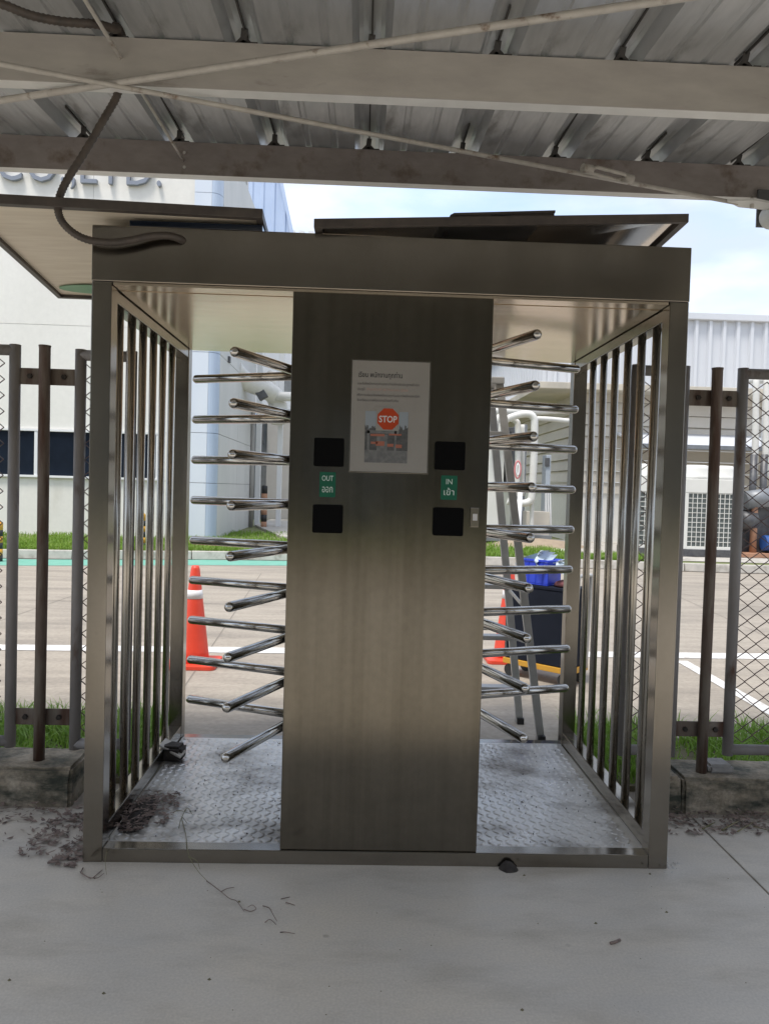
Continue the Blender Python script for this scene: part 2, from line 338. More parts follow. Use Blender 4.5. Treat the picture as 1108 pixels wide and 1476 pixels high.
while t < KLEN-14:
    a, d = along(KL, t); b, d2 = along(KL, t+.985); nn = Vector((-d.y, d.x, 0))*.15
    h = .15+random.uniform(-.006, .006)
    MB().prism([a, b, b+nn, a+nn], [a+nn*.15+Vector((0, 0, h)), b+nn*.15+Vector((0, 0, h)), b+nn+Vector((0, 0, h)), a+nn+Vector((0, 0, h))]).build('kerb_stone', KERB, kerb, bevel=.012)
    t += 1.
VP = [(x, y+.15) for x, y in KL]
vb = MB().prism([(*p, -.05) for p in VP]+[(30, 60, -.05), (-30, 60, -.05)], [(*p, .135) for p in VP]+[(30, 60, .135), (-30, 60, .135)]).build('verge', GRASSB); vb['kind'] = 'structure'
# paved apron on the verge to the right
sheet('concrete_apron', KERB, [(5.7, 11.75), (30, 11.2), (30, 17.5), (4.4, 17.5), (4.0, 13.1), (5.4, 12.9)], .145)

def blades(name, m, pts, hmin, hmax, wd, lean=.5, label=None, cat=None):
    mb = MB()
    for x, y, z in pts:
        h = random.uniform(hmin, hmax); a = random.uniform(0, 6.283); l = random.uniform(.1, lean)*h; c, s = math.cos(a), math.sin(a); w2 = wd*random.uniform(.6, 1.2)
        px, py = -s*w2, c*w2
        mb.add([(x-px, y-py, z), (x+px, y+py, z), (x+c*l*.35+px*.7, y+s*l*.35+py*.7, z+h*.6), (x+c*l*.35-px*.7, y+s*l*.35-py*.7, z+h*.6), (x+c*l, y+s*l, z+h*random.uniform(.75, 1))],
               [(0, 1, 2, 3), (3, 2, 4)])
    o = mb.build(name, m); o['kind'] = 'stuff'; tag(o, label, cat); return o
def ky(x):
    for i in range(len(KL)-1):
        if KL[i][0] <= x <= KL[i+1][0]: return KL[i][1]+(KL[i+1][1]-KL[i][1])*(x-KL[i][0])/(KL[i+1][0]-KL[i][0])
    return 11
pts = []
while len(pts) < 30000:
    x = random.uniform(-10, 7.5); y0 = ky(x)+.18; y1 = 14.45 if x < -3.4 else (17 if x < .5 else 15.4)
    if x > 4.2: y1 = 13.0
    if x > 5.6: continue
    y = y0+(y1-y0)*random.random()**1.4
    n_ = noise.noise((x*.9, y*.9, 0))
    if n_ < -.25 and random.random() < .7: continue
    pts.append((x, y, .13))
blades('verge_grass', GRASS, pts, .035, .13, .010, 1.1, 'bright green verge grass growing along the far kerb', 'grass')
bed = MB().prism([(-9, .74, -.02), (-1.10, .74, -.02), (-1.10, 1.62, -.02), (-9, 1.75, -.02)], [(-9, .74, .02), (-1.10, .74, .02), (-1.10, 1.55, .012), (-9, 1.70, .012)]).prism(
    [(1.10, .74, -.02), (9, .74, -.02), (9, 1.75, -.02), (1.10, 1.50, -.02)], [(1.10, .74, .02), (9, .74, .02), (9, 1.7, .012), (1.10, 1.45, .012)]).build('planting_strip', SOIL); bed['kind'] = 'structure'
def strip(sg, n, xa, xb, f):
    P = []
    while len(P) < n:
        x = random.uniform(xa, xb); y = random.uniform(.76, 1.62)
        if noise.noise((x*2.3, y*2.3, 5)) < f and random.random() < .8: continue
        P.append((sg*x, y, .012))
    return P
blades('fence_grass', GRASS2, strip(-1, 6500, 1.10, 2.9, -.5), .04, .15, .0048, 1.3, 'thick green grass strip behind the footing block with the rusty stained top', 'grass')
blades('weed_strip', GRASS2, strip(1, 4000, 1.10, 2.9, -.2), .04, .16, .0045, 1.3, 'patchy green weeds behind the cracked mossy footing wall', 'grass')

# ------------------------------------------------------------------ turnstile
W2, H, D, ZB, ZF, PW = 1.0543, 2.25, 1.29, 2.056, .050, .069
T = thing('turnstile_gate', 'stainless steel full height double turnstile cage with central control panel', 'turnstile')
for sx in (-1, 1):
    for y0 in (0, D-PW):
        x0, x1 = sorted((sx*W2, sx*(W2-PW)))
        MB().box(x0, x1, y0, y0+PW, 0, ZB).build('corner_post', SS, T, bevel=.003)
MB().box(-W2-.001, W2+.001, -.002, .16, ZB+.001, H).build('header_beam', SS, T, bevel=.003)
MB().box(-W2-.001, W2+.001, D-.16, D+.002, ZB+.001, H).build('rear_header_beam', SS, T, bevel=.003)
for sx in (-1, 1):
    x0, x1 = sorted((sx*(W2+.001), sx*(W2-.16)))
    MB().box(x0, x1, .161, D-.161, ZB+.004, H-.004).build('side_header_beam', SS, T, bevel=.003)
MB().box(-W2+PW+.001, W2-PW-.001, .001, .06, 0, ZF).build('front_sill', SS, T, bevel=.003)
MB().box(-W2+PW+.001, W2-PW-.001, D-.06, D-.001, 0, ZF-.002).build('rear_sill', SS, T, bevel=.003)
cp = MB().box(-W2+PW+.004, W2-PW-.004, .085, D-.02, ZB-.012, ZB-.003).build('ceiling_panel', SSC, T)
MB().box(-W2+PW+.004, W2-PW-.004, .004, .080, ZB-.010, ZB-.001).build('ceiling_lip', SSC, T)
fp = MB().box(-W2+PW+.002, W2-PW-.002, .0605, D-.0605, .03, ZF-.002).build('floor_plate', PLATE, T)
# raised tread lugs
lug = MB(); nx = int((2*(W2-PW)-.01)/.033); ny = int((D-.12)/.033)
for i in range(nx):
    for j in range(ny):
        x = -W2+PW+.022+i*.033; y = .078+j*.033; a = R(45) if (i+j) % 2 else R(-45)
        a += random.uniform(-.04, .04); c, s = math.cos(a), math.sin(a); l, wd, h = .0185, .0056, .0038
        vs = []
        for u, v, z in ((-l, 0, 0), (-l*.3, -wd, 0), (l*.3, -wd, 0), (l, 0, 0), (l*.3, wd, 0), (-l*.3, wd, 0), (-l*.55, 0, h), (l*.55, 0, h)):
            vs.append((x+u*c-v*s, y+u*s+v*c, ZF-.0021+z))
        lug.add(vs, [(0, 1, 6), (1, 2, 7, 6), (2, 3, 7), (3, 4, 7), (4, 5, 6, 7), (5, 0, 6)], True)
lg = lug.build('tread_lugs', PLATE, fp); lg['kind'] = 'stuff'
# side rails and bars
for sx in (-1, 1):
    x0, x1 = sorted((sx*(W2-.003), sx*(W2-PW+.003)))
    MB().box(x0, x1, PW+.0005, D-PW-.0005, ZF-.001, .112).build('side_rail', SS, T, bevel=.003)
    MB().box(x0, x1, PW+.0005, D-PW-.0005, 1.998, ZB-.004).build('top_rail', SS, T, bevel=.003)
    bm_ = MB().tube([(0, 0, .111), (0, 0, 1.999)], .0165, 16).mesh('side_bar', SSB)
    for y in (.200, .357, .515, .676, .840, 1.005):
        piece('side_bar', bm_, T, (sx*1.0195, y, 0))
# control panel
PX = .3555
panel = MB().box(-PX, PX, .006, .30, ZF+.001, ZB-.004).build('control_panel', SSP, T, bevel=.004)
FY = .006
def rsq(x0, x1, z0, z1, r, y0, y1):               # rounded plate
    prof = []
    for cx_, cz_, a0 in ((x1-r, z1-r, 0), (x0+r, z1-r, 90), (x0+r, z0+r, 180), (x1-r, z0+r, 270)):
        for k in range(5): a = R(a0+k*22.5); prof.append((cx_+r*math.cos(a), cz_+r*math.sin(a)))
    return [(p[0], y0, p[1]) for p in prof], [(p[0], y1, p[1]) for p in prof]
for x0, x1, z0, z1 in ((-.268, -.162, 1.434, 1.534), (.161, .268, 1.434, 1.534), (-.267, -.160, 1.198, 1.298), (.161, .269, 1.199, 1.299)):
    b, a = rsq(x0, x1, z0, z1, .006, FY-.016, FY)
    MB().prism(b, a).build('card_reader', BLACK, T, bevel=.0015)
for x0, x1, z0, z1, e, th in ((-.246, -.189, 1.325, 1.414, 'OUT', 'ออก'), (.186, .244, 1.327, 1.414, 'IN', 'เข้า')):
    b, a = rsq(x0, x1, z0, z1, .003, FY-.003, FY)
    lb = MB().prism(b, a).build('lane_label', LGREEN, T, label='green %s lane sticker' % e)
    c = (x0+x1)/2
    w1 = .020 if e == 'OUT' else .011
    m1 = wall_text(e, c-w1, c+w1, z1-.031, FY-.0042, height=.0185)
    m2 = wall_text(th, c-.0185, c+.0185, z0+.017, FY-.0042, height=.020 if th == 'ออก' else .026)
    m1.build('lettering', LWHITE, lb); m2.build('thai_lettering', LWHITE, lb)
sw = MB().box(.294, .324, FY-.010, FY, 1.232, 1.302).build('exit_button', SS, T, bevel=.002)
MB().box(.302, .318, FY-.014, FY-.0102, 1.256, 1.280).build('push_key', WHITEP, sw, bevel=.001)
# rotors: four wings of nine arms
def rotor(cx_, cy_, ang, z0, sx):
    ro = bpy.data.objects.new('rotor', None); COL.objects.link(ro); ro.parent = T; ro.location = (cx_, cy_, 0)
    MB().tube([(cx_, cy_, ZF), (cx_, cy_, ZB-.014)], .057, 24).build('rotor_drum', SS, ro)
    am = {}
    for q in range(4):
        a = ang+q*math.pi/2
        me = MB().tube([(.05*math.cos(a), .05*math.sin(a), 0), (.3*math.cos(a), .3*math.sin(a), 0), (.605*math.cos(a), .605*math.sin(a), 0)], .0195, 16, round_end=5).mesh('rotor_arm', SST)
        for k in range(9): piece('rotor_arm', me, ro, (cx_, cy_, z0+k*.1873))
aL, aR = 1.1586, 1.2312
rotor(-.3363, .645, math.pi+aL, .3465, -1)
rotor(.3354, .645, -aR, .4443, 1)

# ------------------------------------------------------------------ notice on the panel
NT = thing('notice', 'printed Thai notice with red stop sign in thin clear holder', 'notice', (0, FY, 1.415))
PB, PT_ = 1.4165, 1.8155
def plate(name, m, x0, x1, z0, z1, y0, y1, par, bevel=0): return MB().box(x0, x1, y0, y1, z0, z1).build(name, m, par, bevel)
plate('holder', SS, -.1445, .1385, PB, PT_, FY-.004, FY-.0005, NT, .001)
plate('paper', PAPER, -.140, .134, PB+.004, PT_-.004, FY-.0055, FY-.0042, NT)
def nx_(px): return -.1445+(px-507)/(621-507)*.283
IY = FY-.0062
Zl = lambda f: PT_-f*(PT_-PB)
wall_text('เรียน พนักงานทุกท่าน', -.118, .037, Zl(.155), IY, height=.021, bold=.012).build('heading', INK, NT)
wall_text('ขอแจ้งให้พนักงานทุกท่านทราบว่าจะมีการปิดประตูทางเข้าออก', -.120, .098, Zl(.222), IY, height=.0095).build('text_line', INK, NT)
wall_text('ประตูนี้', -.120, -.095, Zl(.272), IY, height=.0095).build('text_line', INK, NT)
wall_text('ตั้งแต่วันที่ 28 กันยายน 2565', -.088, .058, Zl(.272), IY, height=.0095).build('text_line', REDINK, NT, label='faded red text line')
wall_text('เพื่อความปลอดภัยของพนักงานทุกท่านและทรัพย์สินของบริษัท', -.121, .101, Zl(.322), IY, height=.0095).build('text_line', INK, NT)
wall_text('จึงเรียนมาเพื่อทราบโดยทั่วกัน', -.121, .025, Zl(.368), IY, height=.0095).build('text_line', INK, NT)
# little printed photograph of the gate
PHS = mat('print_sky', (.24, .27, .29), .6); PHD = mat('print_dark', (.04, .045, .045), .6, 0, (.09, .085, .08), 60); PHM = mat('print_mid', (.16, .16, .15), .6, 0, (.10, .10, .10), 50); PHR = mat('print_red', (.30, .10, .06), .6)
ph = MB().box(-.090, .062, IY-.0002, IY+.0005, Zl(.910), Zl(.455)).build('printed_photo', PHS, NT)
q = MB()
for k in range(26):
    x = -.090+k*.152/26; q.add([(x, IY-.0005, Zl(.80)), (x+.152/26, IY-.0005, Zl(.80)), (x+.152/26, IY-.0005, Zl(.60+random.uniform(-.03, .02))), (x, IY-.0005, Zl(.60+random.uniform(-.03, .02)))], [(0, 1, 2, 3)])
q.build('printed_trees', PHD, ph)
q = MB().quad((-.090, IY-.0004, Zl(.91)), (.062, IY-.0004, Zl(.91)), (.062, IY-.0004, Zl(.80)), (-.090, IY-.0004, Zl(.80)))
for x0, x1, f0, f1 in ((-.047, -.010, .86, .66), (-.082, -.073, .86, .62), (.015, .022, .86, .62), (-.082, .03, .65, .625)): q.quad((x0, IY-.0008, Zl(f0)), (x1, IY-.0008, Zl(f0)), (x1, IY-.0008, Zl(f1)), (x0, IY-.0008, Zl(f1)))
q.build('printed_gate', PHM, ph)
q = MB()
for x0, x1, f0, f1 in ((-.070, -.02, .675, .655), (-.005, .04, .665, .650), (-.068, -.045, .745, .725), (-.05, -.02, .76, .72), (-.01, .012, .765, .74), (.02, .042, .775, .745)): q.quad((x0, IY-.0011, Zl(f0)), (x1, IY-.0011, Zl(f0)), (x1, IY-.0011, Zl(f1)), (x0, IY-.0011, Zl(f1)))
q.build('printed_signs', PHR, ph)
sq = MB().quad((-.052, IY-.0013, Zl(.625)), (.030, IY-.0013, Zl(.625)), (.030, IY-.0013, Zl(.415)), (-.052, IY-.0013, Zl(.415))).build('stop_sign_card', PAPER, NT)
cx_, cz_ = -.0095, (Zl(.617)+Zl(.425))/2; ro_ = .0405
MB().add([(cx_+ro_*math.cos(R(22.5+45*k)), IY-.0018, cz_+ro_*math.sin(R(22.5+45*k))) for k in range(8)], [tuple(range(8))]).build('stop_octagon', STOPRED, NT)
wall_text('STOP', cx_-.032, cx_+.032, cz_-.0115, IY-.0023, height=.023, bold=.02).build('stop_lettering', WHITEP, NT)

# ------------------------------------------------------------------ carport roof
def zr(y): return 2.905+(y-.82)*.066              # underside of the roof sheets
RF = thing('carport_roof', 'ribbed metal carport roof on steel purlins with crossed bracing rods', 'roof', (0, -2.15, 0))
YB, YF = -2.3, 1.02  # unseen rear edge cut short so more light reaches the floor
prof = [(0, 0), (.075, 0), (.082, .006), (.098, .006), (.105, 0), (.195, 0), (.202, .006), (.218, .006), (.225, 0), (.300, 0), (.322, .048), (.336, .056), (.394, .056), (.408, .048), (.43, 0)]
t_ = .0012
sheetm = MB(); n = len(prof)
rows = [YB, -1.8, -1.3, -.09, .4, .82, YF]
vs = [(x, y, zr(y)+z+.004) for y in rows for x, z in prof]
fs = [(j*n+i, (j+1)*n+i, (j+1)*n+i+1, j*n+i+1) for j in range(len(rows)-1) for i in range(n-1)]
sheetm.add(vs, fs); me_sheet = sheetm.mesh('roof_sheet', GALV)
for f in me_sheet.polygons: f.use_smooth = False
x = -.102-.365-.43*7
RX0 = x
for k in range(16): piece('roof_sheet', me_sheet, RF, (RX0+k*.43, 0, 0)).rotation_euler = (0, 0, 0)
# purlins (lipped channels)
def purlin(y, ztop, h, mweb, name='purlin', x0=-3.42, x1=3.42):
    o = MB().box(x0, x1, y, y+.004, ztop-h, ztop).build(name, mweb, RF)
    MB().box(x0, x1, y+.0045, y+.058, ztop-h+.0005, ztop-h+.0045).build('bottom_flange', FLANGE, o)
    MB().box(x0, x1, y+.0045, y+.058, ztop-.0045, ztop-.0005).build('top_flange', FLANGE, o)
    MB().box(x0, x1, y+.054, y+.0575, ztop-h+.005, ztop-h+.022).build('flange_lip', FLANGE, o)
    return o
purlin(-.09, zr(-.09)-.001, .156, PURL)
pf = purlin(.82, zr(.82)-.001, .145, PURL2)
for y in (-1.15, -2.15): purlin(y, zr(y)-.001, .15, PURL)
for px, py in ((266, 220), (266, 241)):            # white discs painted for light through the far purlin's bolt holes
    p = gy(px, py, .818); MB().tube([(p.x, .8155, p.z), (p.x, .8195, p.z)], .007, 10).build('lit_hole_disc', WHITEP, pf)
# clips in the rib troughs over the purlins
for yy in (-.09, .82):
    for k in range(16):
        xr_ = RX0+k*.43+.365
        if abs(xr_) > 2.1: continue
        c = MB(); zt = zr(yy)
        c.obox((xr_, yy+.012, zt+.054), (xr_-.004, yy+.02, zt+.02), .022, .004, (0, 1, 0))
        c.obox((xr_-.004, yy+.02, zt+.022), (xr_-.028, yy+.02, zt-.004), .024, .004, (0, 1, 0))
        c.obox((xr_-.004, yy+.02, zt+.022), (xr_+.022, yy+.02, zt-.004), .024, .004, (0, 1, 0))
        c.obox((xr_+.02, yy+.012, zt+.002), (xr_+.046, yy+.012, zt+.002), .024, .004, (0, 0, 1))
        c.obox((xr_-.001, yy-.40 if k % 2 else yy-.2, zr(yy-.3)+.058), (xr_, yy+.1, zt+.057), .006, .01)
        c.build('roof_clip', CLIP, RF)
# crossed bracing rods, sag rod, turnbuckle
ZR = 2.668
def rodline(pxa, pxb, e0, e1):
    a = gz(*pxa, ZR); b = gz(*pxb, ZR); d = b-a; return a-d*e0, b+d*e1
a, b = rodline((0, 145), (960, 0), .9, .9)
MB().tube([a, b], .0115, 8).build('brace_rod', ROD, RF)
a, b = gz(0, 92, ZR-.012), gz(1062, 293, ZR-.012)
br = MB().tube([a-(b-a)*.6, b], .009, 8).build('brace_rod', ROD, RF)
d = (b-a).normalized(); sd_ = d.cross(Vector((0, 0, 1))).normalized(); c0 = gz(842, 243, ZR-.012); c1 = gz(908, 258, ZR-.012)
tb = MB().tube([c0-d*.01, c0+d*.035],   .018, 10).tube([c1-d*.035, c1+d*.01], .018, 10)
for s in (-1, 1): tb.tube([c0+d*.02, c0+d*.045+sd_*.021*s+Vector((0,0,.004*s)), c1-d*.045+sd_*.021*s+Vector((0,0,.004*s)), c1-d*.02], .0075, 8)
tb.build('turnbuckle', ROD, br)
sx_ = -.94
MB().tube([(sx_, -1.2, zr(-1.2)-.05), (sx_, .83, zr(.83)-.085)], .0065, 8).build('sag_rod', ROD, RF)
# gusset, cleat and pipe rafter at the right
ge = gz(1062, 293, ZR-.012)
gp = MB().prism([ge+Vector((-.06, -.03, -.006)), ge+Vector((.05, -.055, -.006)), ge+Vector((.16, -.02, -.006)), ge+Vector((.16, .05, -.006)), ge+Vector((.02, .03, -.006))],
                [ge+Vector((-.06, -.03, .004)), ge+Vector((.05, -.055, .004)), ge+Vector((.16, -.02, .004)), ge+Vector((.16, .05, .004)), ge+Vector((.02, .03, .004))]).build('gusset_plate', FLANGE, RF)
bp = ge+Vector((.06, -.01, 0)); MB().tube([bp+Vector((0, 0, -.022)), bp+Vector((0, 0, .022))], .009, 6).build('gusset_bolt', ROD, gp)
RFX = gy(1111, 312, .72)
MB().tube([(RFX.x+.005, -2.25, RFX.z-.197), (RFX.x+.005, .74, RFX.z)], .052, 20).build('pipe_rafter', PIPEW, RF)
MB().tube([(-RFX.x-.1, -2.25, RFX.z-.197), (-RFX.x-.1, .74, RFX.z)], .052, 20).build('pipe_rafter', PIPEW, RF)
for X in (RFX.x+.005, -RFX.x-.1):
    MB().box(X-.03, X+.03, .80, .812, RFX.z-.02, 2.79).build('cleat', DKGREY, RF, bevel=.002)
    MB().tube([(X, -2.15, 0), (X, -2.15, RFX.z-.25)], .06, 18).build('roof_column', PIPEW, RF)

# flexible conduit feeding the header
cpts = [gy(-70, -14, -.44), gy(0, 5, -.42), gy(45, 22, -.38), gy(90, 31, -.33), gy(140, 35, -.27), gy(166, 42, -.19), Vector((-.945, -.115, 2.862)), Vector((-.948, -.05, 2.868)), Vector((-.95, -.012, 2.83)), gy(176, 112, 0), gy(168, 140, -.03), gy(150, 172, -.05), gy(122, 220, -.06), gy(98, 258, -.07),
        gy(86, 285, -.075), gy(85, 308, -.075), gy(97, 328, -.07), gy(122, 344, -.06), gy(155, 349.5, -.05), gy(185, 347, -.045), gy(215, 341, -.04), gy(240, 339.5, -.035), gy(256, 343, -.02), gy(264, 347, .004)]
def smooth(P, n=5):
    outp = []
    for i in range(len(P)-1):
        p0, p1, p2, p3 = P[max(i-1, 0)], P[i], P[i+1], P[min(i+2, len(P)-1)]
        for k in range(n):
            t = k/n; outp.append(.5*((2*p1)+(-p0+p2)*t+(2*p0-5*p1+4*p2-p3)*t*t+(-p0+3*p1-3*p2+p3)*t**3))
    outp.append(P[-1]); return outp
sp = smooth(cpts, 12)
co = MB().tube(sp, [.0128+.0011*((i % 2)*2-1) for i in range(len(sp))], 10).build('flexible_conduit', CABLE)
tag(co, 'dark flexible conduit looping from the roof into the turnstile header', 'cable')

# ------------------------------------------------------------------ boards lying on the cage
def board(name, label, cat, FL, FR, RR, RL, th, rim, mt, mu, group=None):
    FL, FR, RR, RL = map(Vector, (FL, FR, RR, RL)); c = (FL+FR+RR+RL)/4
    E = thing(name, label, cat, (c.x, c.y, min(p.z for p in (FL, FR, RR, RL))))
    u = Vector((0, 0, 1)); z = lambda ps, h: [p+u*h for p in ps]
    ps = [FL, FR, RR, RL]
    ins = [p+(c-p).normalized()*.012 for p in ps]
    MB().prism(z(ins, th*.45), z(ins, th-.001)).build('board_sheet', mu, E)
    for i in range(4):
        p, q = ps[i], ps[(i+1) % 4]
        ip, iq = p+(c-p).normalized()*rim*1.4, q+(c-q).normalized()*rim*1.4
        MB().prism([p, q, iq, ip], z([p, q, iq, ip], th)).build('edge_frame', mt, E, bevel=.0015)
    return E
zb_ = H+.004
LBd = board('sign_board', 'beige sign board with green patch lying face down overhanging the turnstile corner', 'sign board', (-1.475, -.135, zb_+.012), (-.462, -.045, zb_+.026), (-.50, 1.18, zb_+.004), (-1.615, 1.14, zb_), .032, .026, BOARDF, BOARDU)
gp_ = []
for k in range(18):
    a = 2*math.pi*k/18; p = Vector((-1.36+.19*math.cos(a), .985+.085*math.sin(a), zb_+.0128)); gp_.append(p)
dg_ = MB().box(-.93, -.468, .005, .55, zb_-.003, zb_+.0195).build('dark_glossy_slab', GLASSD, None, .003); tag(dg_, 'dark glossy slab filling the gap below the beige sign board', 'panel')  # dark glossy slab fills the gap under the sign board
gpm = MB().prism([p+Vector((0, 0, -.0016)) for p in gp_], gp_).build('green_oval', GREENP, LBd)
RBd = board('steel_tray_lid', 'wide dark rimmed tray lid tipped up on the turnstile header', 'lid', (-.285, -.055, zb_-.002), (1.018, -.055, zb_+.066), (1.05, .80, zb_+.060), (-.285, .80, zb_+.03), .030, .022, BOARDF, TRAYU)
PK = thing('folded_metal_sheet', 'short bent metal strip resting on top of the wide tray lid', 'metal sheet', (.36, 0, 2.31))
pk = [(.178, -.025, 2.306), (.186, -.025, 2.334), (.20, -.025, 2.343), (.556, -.025, 2.366), (.556, -.025, 2.358), (.204, -.025, 2.334), (.196, -.025, 2.328), (.19, -.025, 2.306)]
MB().prism([(x, y, z-.012) for x, y, z in pk], [(x, y+.33, z-.012) for x, y, z in pk]).build('bent_sheet', BOARDF, PK)
MB().prism([(.188, -.020, 2.295), (.554, -.020, 2.316), (.554, -.016, 2.316), (.188, -.016, 2.295)], [(.19, -.020, 2.328), (.554, -.020, 2.350), (.554, -.016, 2.350), (.19, -.016, 2.328)]).build('front_fold', BOARDF, PK)
MB().box(.33, .40, -.0245, -.021, 2.328, 2.335).build('handle_slot', BLK, PK)
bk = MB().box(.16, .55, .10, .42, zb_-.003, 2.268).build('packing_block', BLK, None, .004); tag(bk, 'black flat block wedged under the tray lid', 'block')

# ------------------------------------------------------------------ fence
FYc = .60
def wire_panel(x0, x1, z0, z1, y, par):
    mb = MB(); dx, dz = .044, .034
    nc = int((x1-x0)/dx)+1; x = x0
    for i in range(nc):
        xa, xb = x0+i*dx, x0+(i+1)*dx
        if xb > x1: break
        nz_ = int((z1-z0)/dz)
        P = [((xa if (j+i) % 2 else xb), y+(.0025 if (j+i) % 2 else -.0025), z0+j*dz+(z1-z0-nz_*dz)/2) for j in range(nz_+1)]
        for j in range(nz_): mb.obox(P[j], P[j+1], .0034, .0034)
    o = mb.build('chain_link_mesh', WIRE, par); o['kind'] = 'stuff'; return o
def fence_panel(label, x0, x1, z0, z1, group=None):
    E = thing('chain_link_fence', label, 'fence panel', ((x0+x1)/2, FYc, z0-.02), group)
    r = .0235
    for x in (x0, x1): MB().tube([(x, FYc, z0-r), (x, FYc, z1+r)], r, 14).build('stile', GREYP, E)
    for z in (z0, z1): MB().tube([(x0, FYc, z), (x1, FYc, z)], r*.98, 14).build('rail', GREYP, E)
    wire_panel(x0+.02, x1-.02, z0+.02, z1-.02, FYc, E)
    return E
fence_panel('wide chain link fence panel over the stained footing block with a square end', -3.05, -1.580, .228, 1.905)
fence_panel('narrow chain link panel between the stained footing post and the turnstile', -1.304, -1.090, .222, 1.893)
fence_panel('narrow chain link panel between the turnstile and the post with a stone', 1.090, 1.300, .236, 1.908)
fence_panel('wide chain link fence panel above the cracked mossy footing wall', 1.560, 3.05, .245, 1.908)
def post(x, y, zb, zt, label, xl, xr, zs):
    E = thing('fence_post', label, 'fence post', (x, y, zb))
    MB().tube([(x, y, zb), (x+.003, y, zb+.9), (x, y, zt-.012), (x, y, zt)], [.0235, .0235, .0235, .0255], 14, cap=True).build('pipe', RUSTP, E)
    for z0, z1 in zs:
        pl = MB().box(xl, xr, y+.024, y+.030, z0, z1).build('connecting_plate', RUSTP, E, bevel=.002)
        for bx in ((xl+x-.024)/2, (xr+x+.024)/2):
            MB().tube([(bx, y+.012, (z0+z1)/2), (bx, y+.024, (z0+z1)/2)], .011, 6).build('bolt', DIRT, pl)
post(-1.446, .575, .150, 1.925, 'rusty pipe fence post bolted between panels on the square ended block', -1.560, -1.322, ((1.762, 1.832), (.300, .372)))
post(1.434, .575, .140, 1.925, 'rusty pipe fence post beside a loose stone on cracked footing wall', 1.316, 1.540, ((1.762, 1.832), (.300, .368)))
def rough_block(name, label, x0, x1, y0, y1, z0, z1, seed, m, nx=26, amp=.008):
    bm = bmesh.new(); bmesh.ops.create_cube(bm, size=1)
    for v in bm.verts: v.co = Vector((x0+(v.co.x+.5)*(x1-x0), y0+(v.co.y+.5)*(y1-y0), z0+(v.co.z+.5)*(z1-z0)))
    bmesh.ops.bevel(bm, geom=bm.edges[:], offset=.012, segments=2, affect='EDGES')
    ex = [e for e in bm.edges if abs((e.verts[0].co-e.verts[1].co).x) > .3*(x1-x0)]
    bmesh.ops.subdivide_edges(bm, edges=ex, cuts=nx, use_grid_fill=True)
    ez = [e for e in bm.edges if abs((e.verts[0].co-e.verts[1].co).z) > .05 or abs((e.verts[0].co-e.verts[1].co).y) > .05]
    bmesh.ops.subdivide_edges(bm, edges=ez, cuts=4, use_grid_fill=True)
    for v in bm.verts:
        q = v.co*9+Vector((seed, 0, 0)); n = noise.noise_vector(q)+.5*noise.noise_vector(q*3)
        v.co += Vector((n.x*amp, n.y*amp, n.z*amp*.6 if v.co.z > z0+.03 else 0))
    me = bpy.data.meshes.new(name); bm.to_mesh(me); bm.free(); me.materials.append(m)
    o = bpy.data.objects.new(name, me); COL.objects.link(o); return tag(o, label, 'footing')
rough_block('footing_block', 'mossy concrete footing block with clean square end below rusty post', -4.5, -1.275, .475, .735, -.02, .158, 1, MOSS, 60)
rough_block('footing_block', 'small grey end block split from the mossy footing by a crack', 1.225, 1.318, .495, .74, -.02, .155, 4, MOSS, 4, .006)
rough_block('footing_wall', 'long cracked footing wall blackened with moss below chain link', 1.324, 4.6, .500, .745, -.02, .150, 8, MOSS, 60)
st = rough_block('loose_stone', 'pale flat loose stone lying on the footing next to post', 1.462, 1.572, .555, .665, .146, .188, 12, STONE, 4, .004); st['category'] = 'stone'

# ------------------------------------------------------------------ debris
def litter(name, label, cat, m, areas, n, size, seed):
    rnd = random.Random(seed); mb = MB()
    for x0, x1, y0, y1, z0, zh, frac in areas:
        for k in range(int(n*frac)):
            x = rnd.uniform(x0, x1); y = y0+(y1-y0)*rnd.random(); z = z0+zh*rnd.random()**2
            l = size*rnd.uniform(.35, 1.1); wd = l*rnd.uniform(.12, .42); a = rnd.uniform(0, 6.28); ti = rnd.uniform(-.5, .5); cu = rnd.uniform(.0, .35)*l
            c, s = math.cos(a), math.sin(a)
            P = []
            for u, v, h in ((-l, 0, cu), (-l*.2, -wd, 0), (-l*.2, wd, .1*wd), (l*.5, -wd*.8, cu*.2), (l*.5, wd*.8, cu*.3), (l, 0, cu)):
                P.append((x+u*c-v*s, y+u*s+v*c, z+abs(h)+.002+max(0, v*ti)))
            mb.add(P, [(0, 1, 2), (1, 3, 4, 2), (3, 5, 4)])
    o = mb.build(name, m); o['kind'] = 'stuff'; return tag(o, label, cat)
litter('leaf_litter', 'dark dead leaves heaped against the square ended footing block', 'leaves', LITTER, [(-2.4, -1.06, .30, .47, 0, .025, .5), (-1.30, -1.06, .02, .40, 0, .022, .35), (-1.45, -1.10, .10, .3, 0, .01, .04), (-1.16, -1.06, -.05, .1, 0, .012, .11)], 760, .021, 3)
litter('leaf_drift', 'dead leaves and twigs drifted along the cracked footing wall', 'leaves', LITTER, [(1.08, 2.6, .36, .50, 0, .022, .8), (1.1, 1.9, .28, .38, 0, .008, .2)], 900, .02, 5)
litter('swept_leaves', 'dark leaf mulch piled on the tread plate by the side rail', 'leaves', LITTER, [(-.985, -.88, .13, .42, ZF, .028, .6), (-.97, -.80, .20, .50, ZF, .012, .4)], 480, .018, 9)
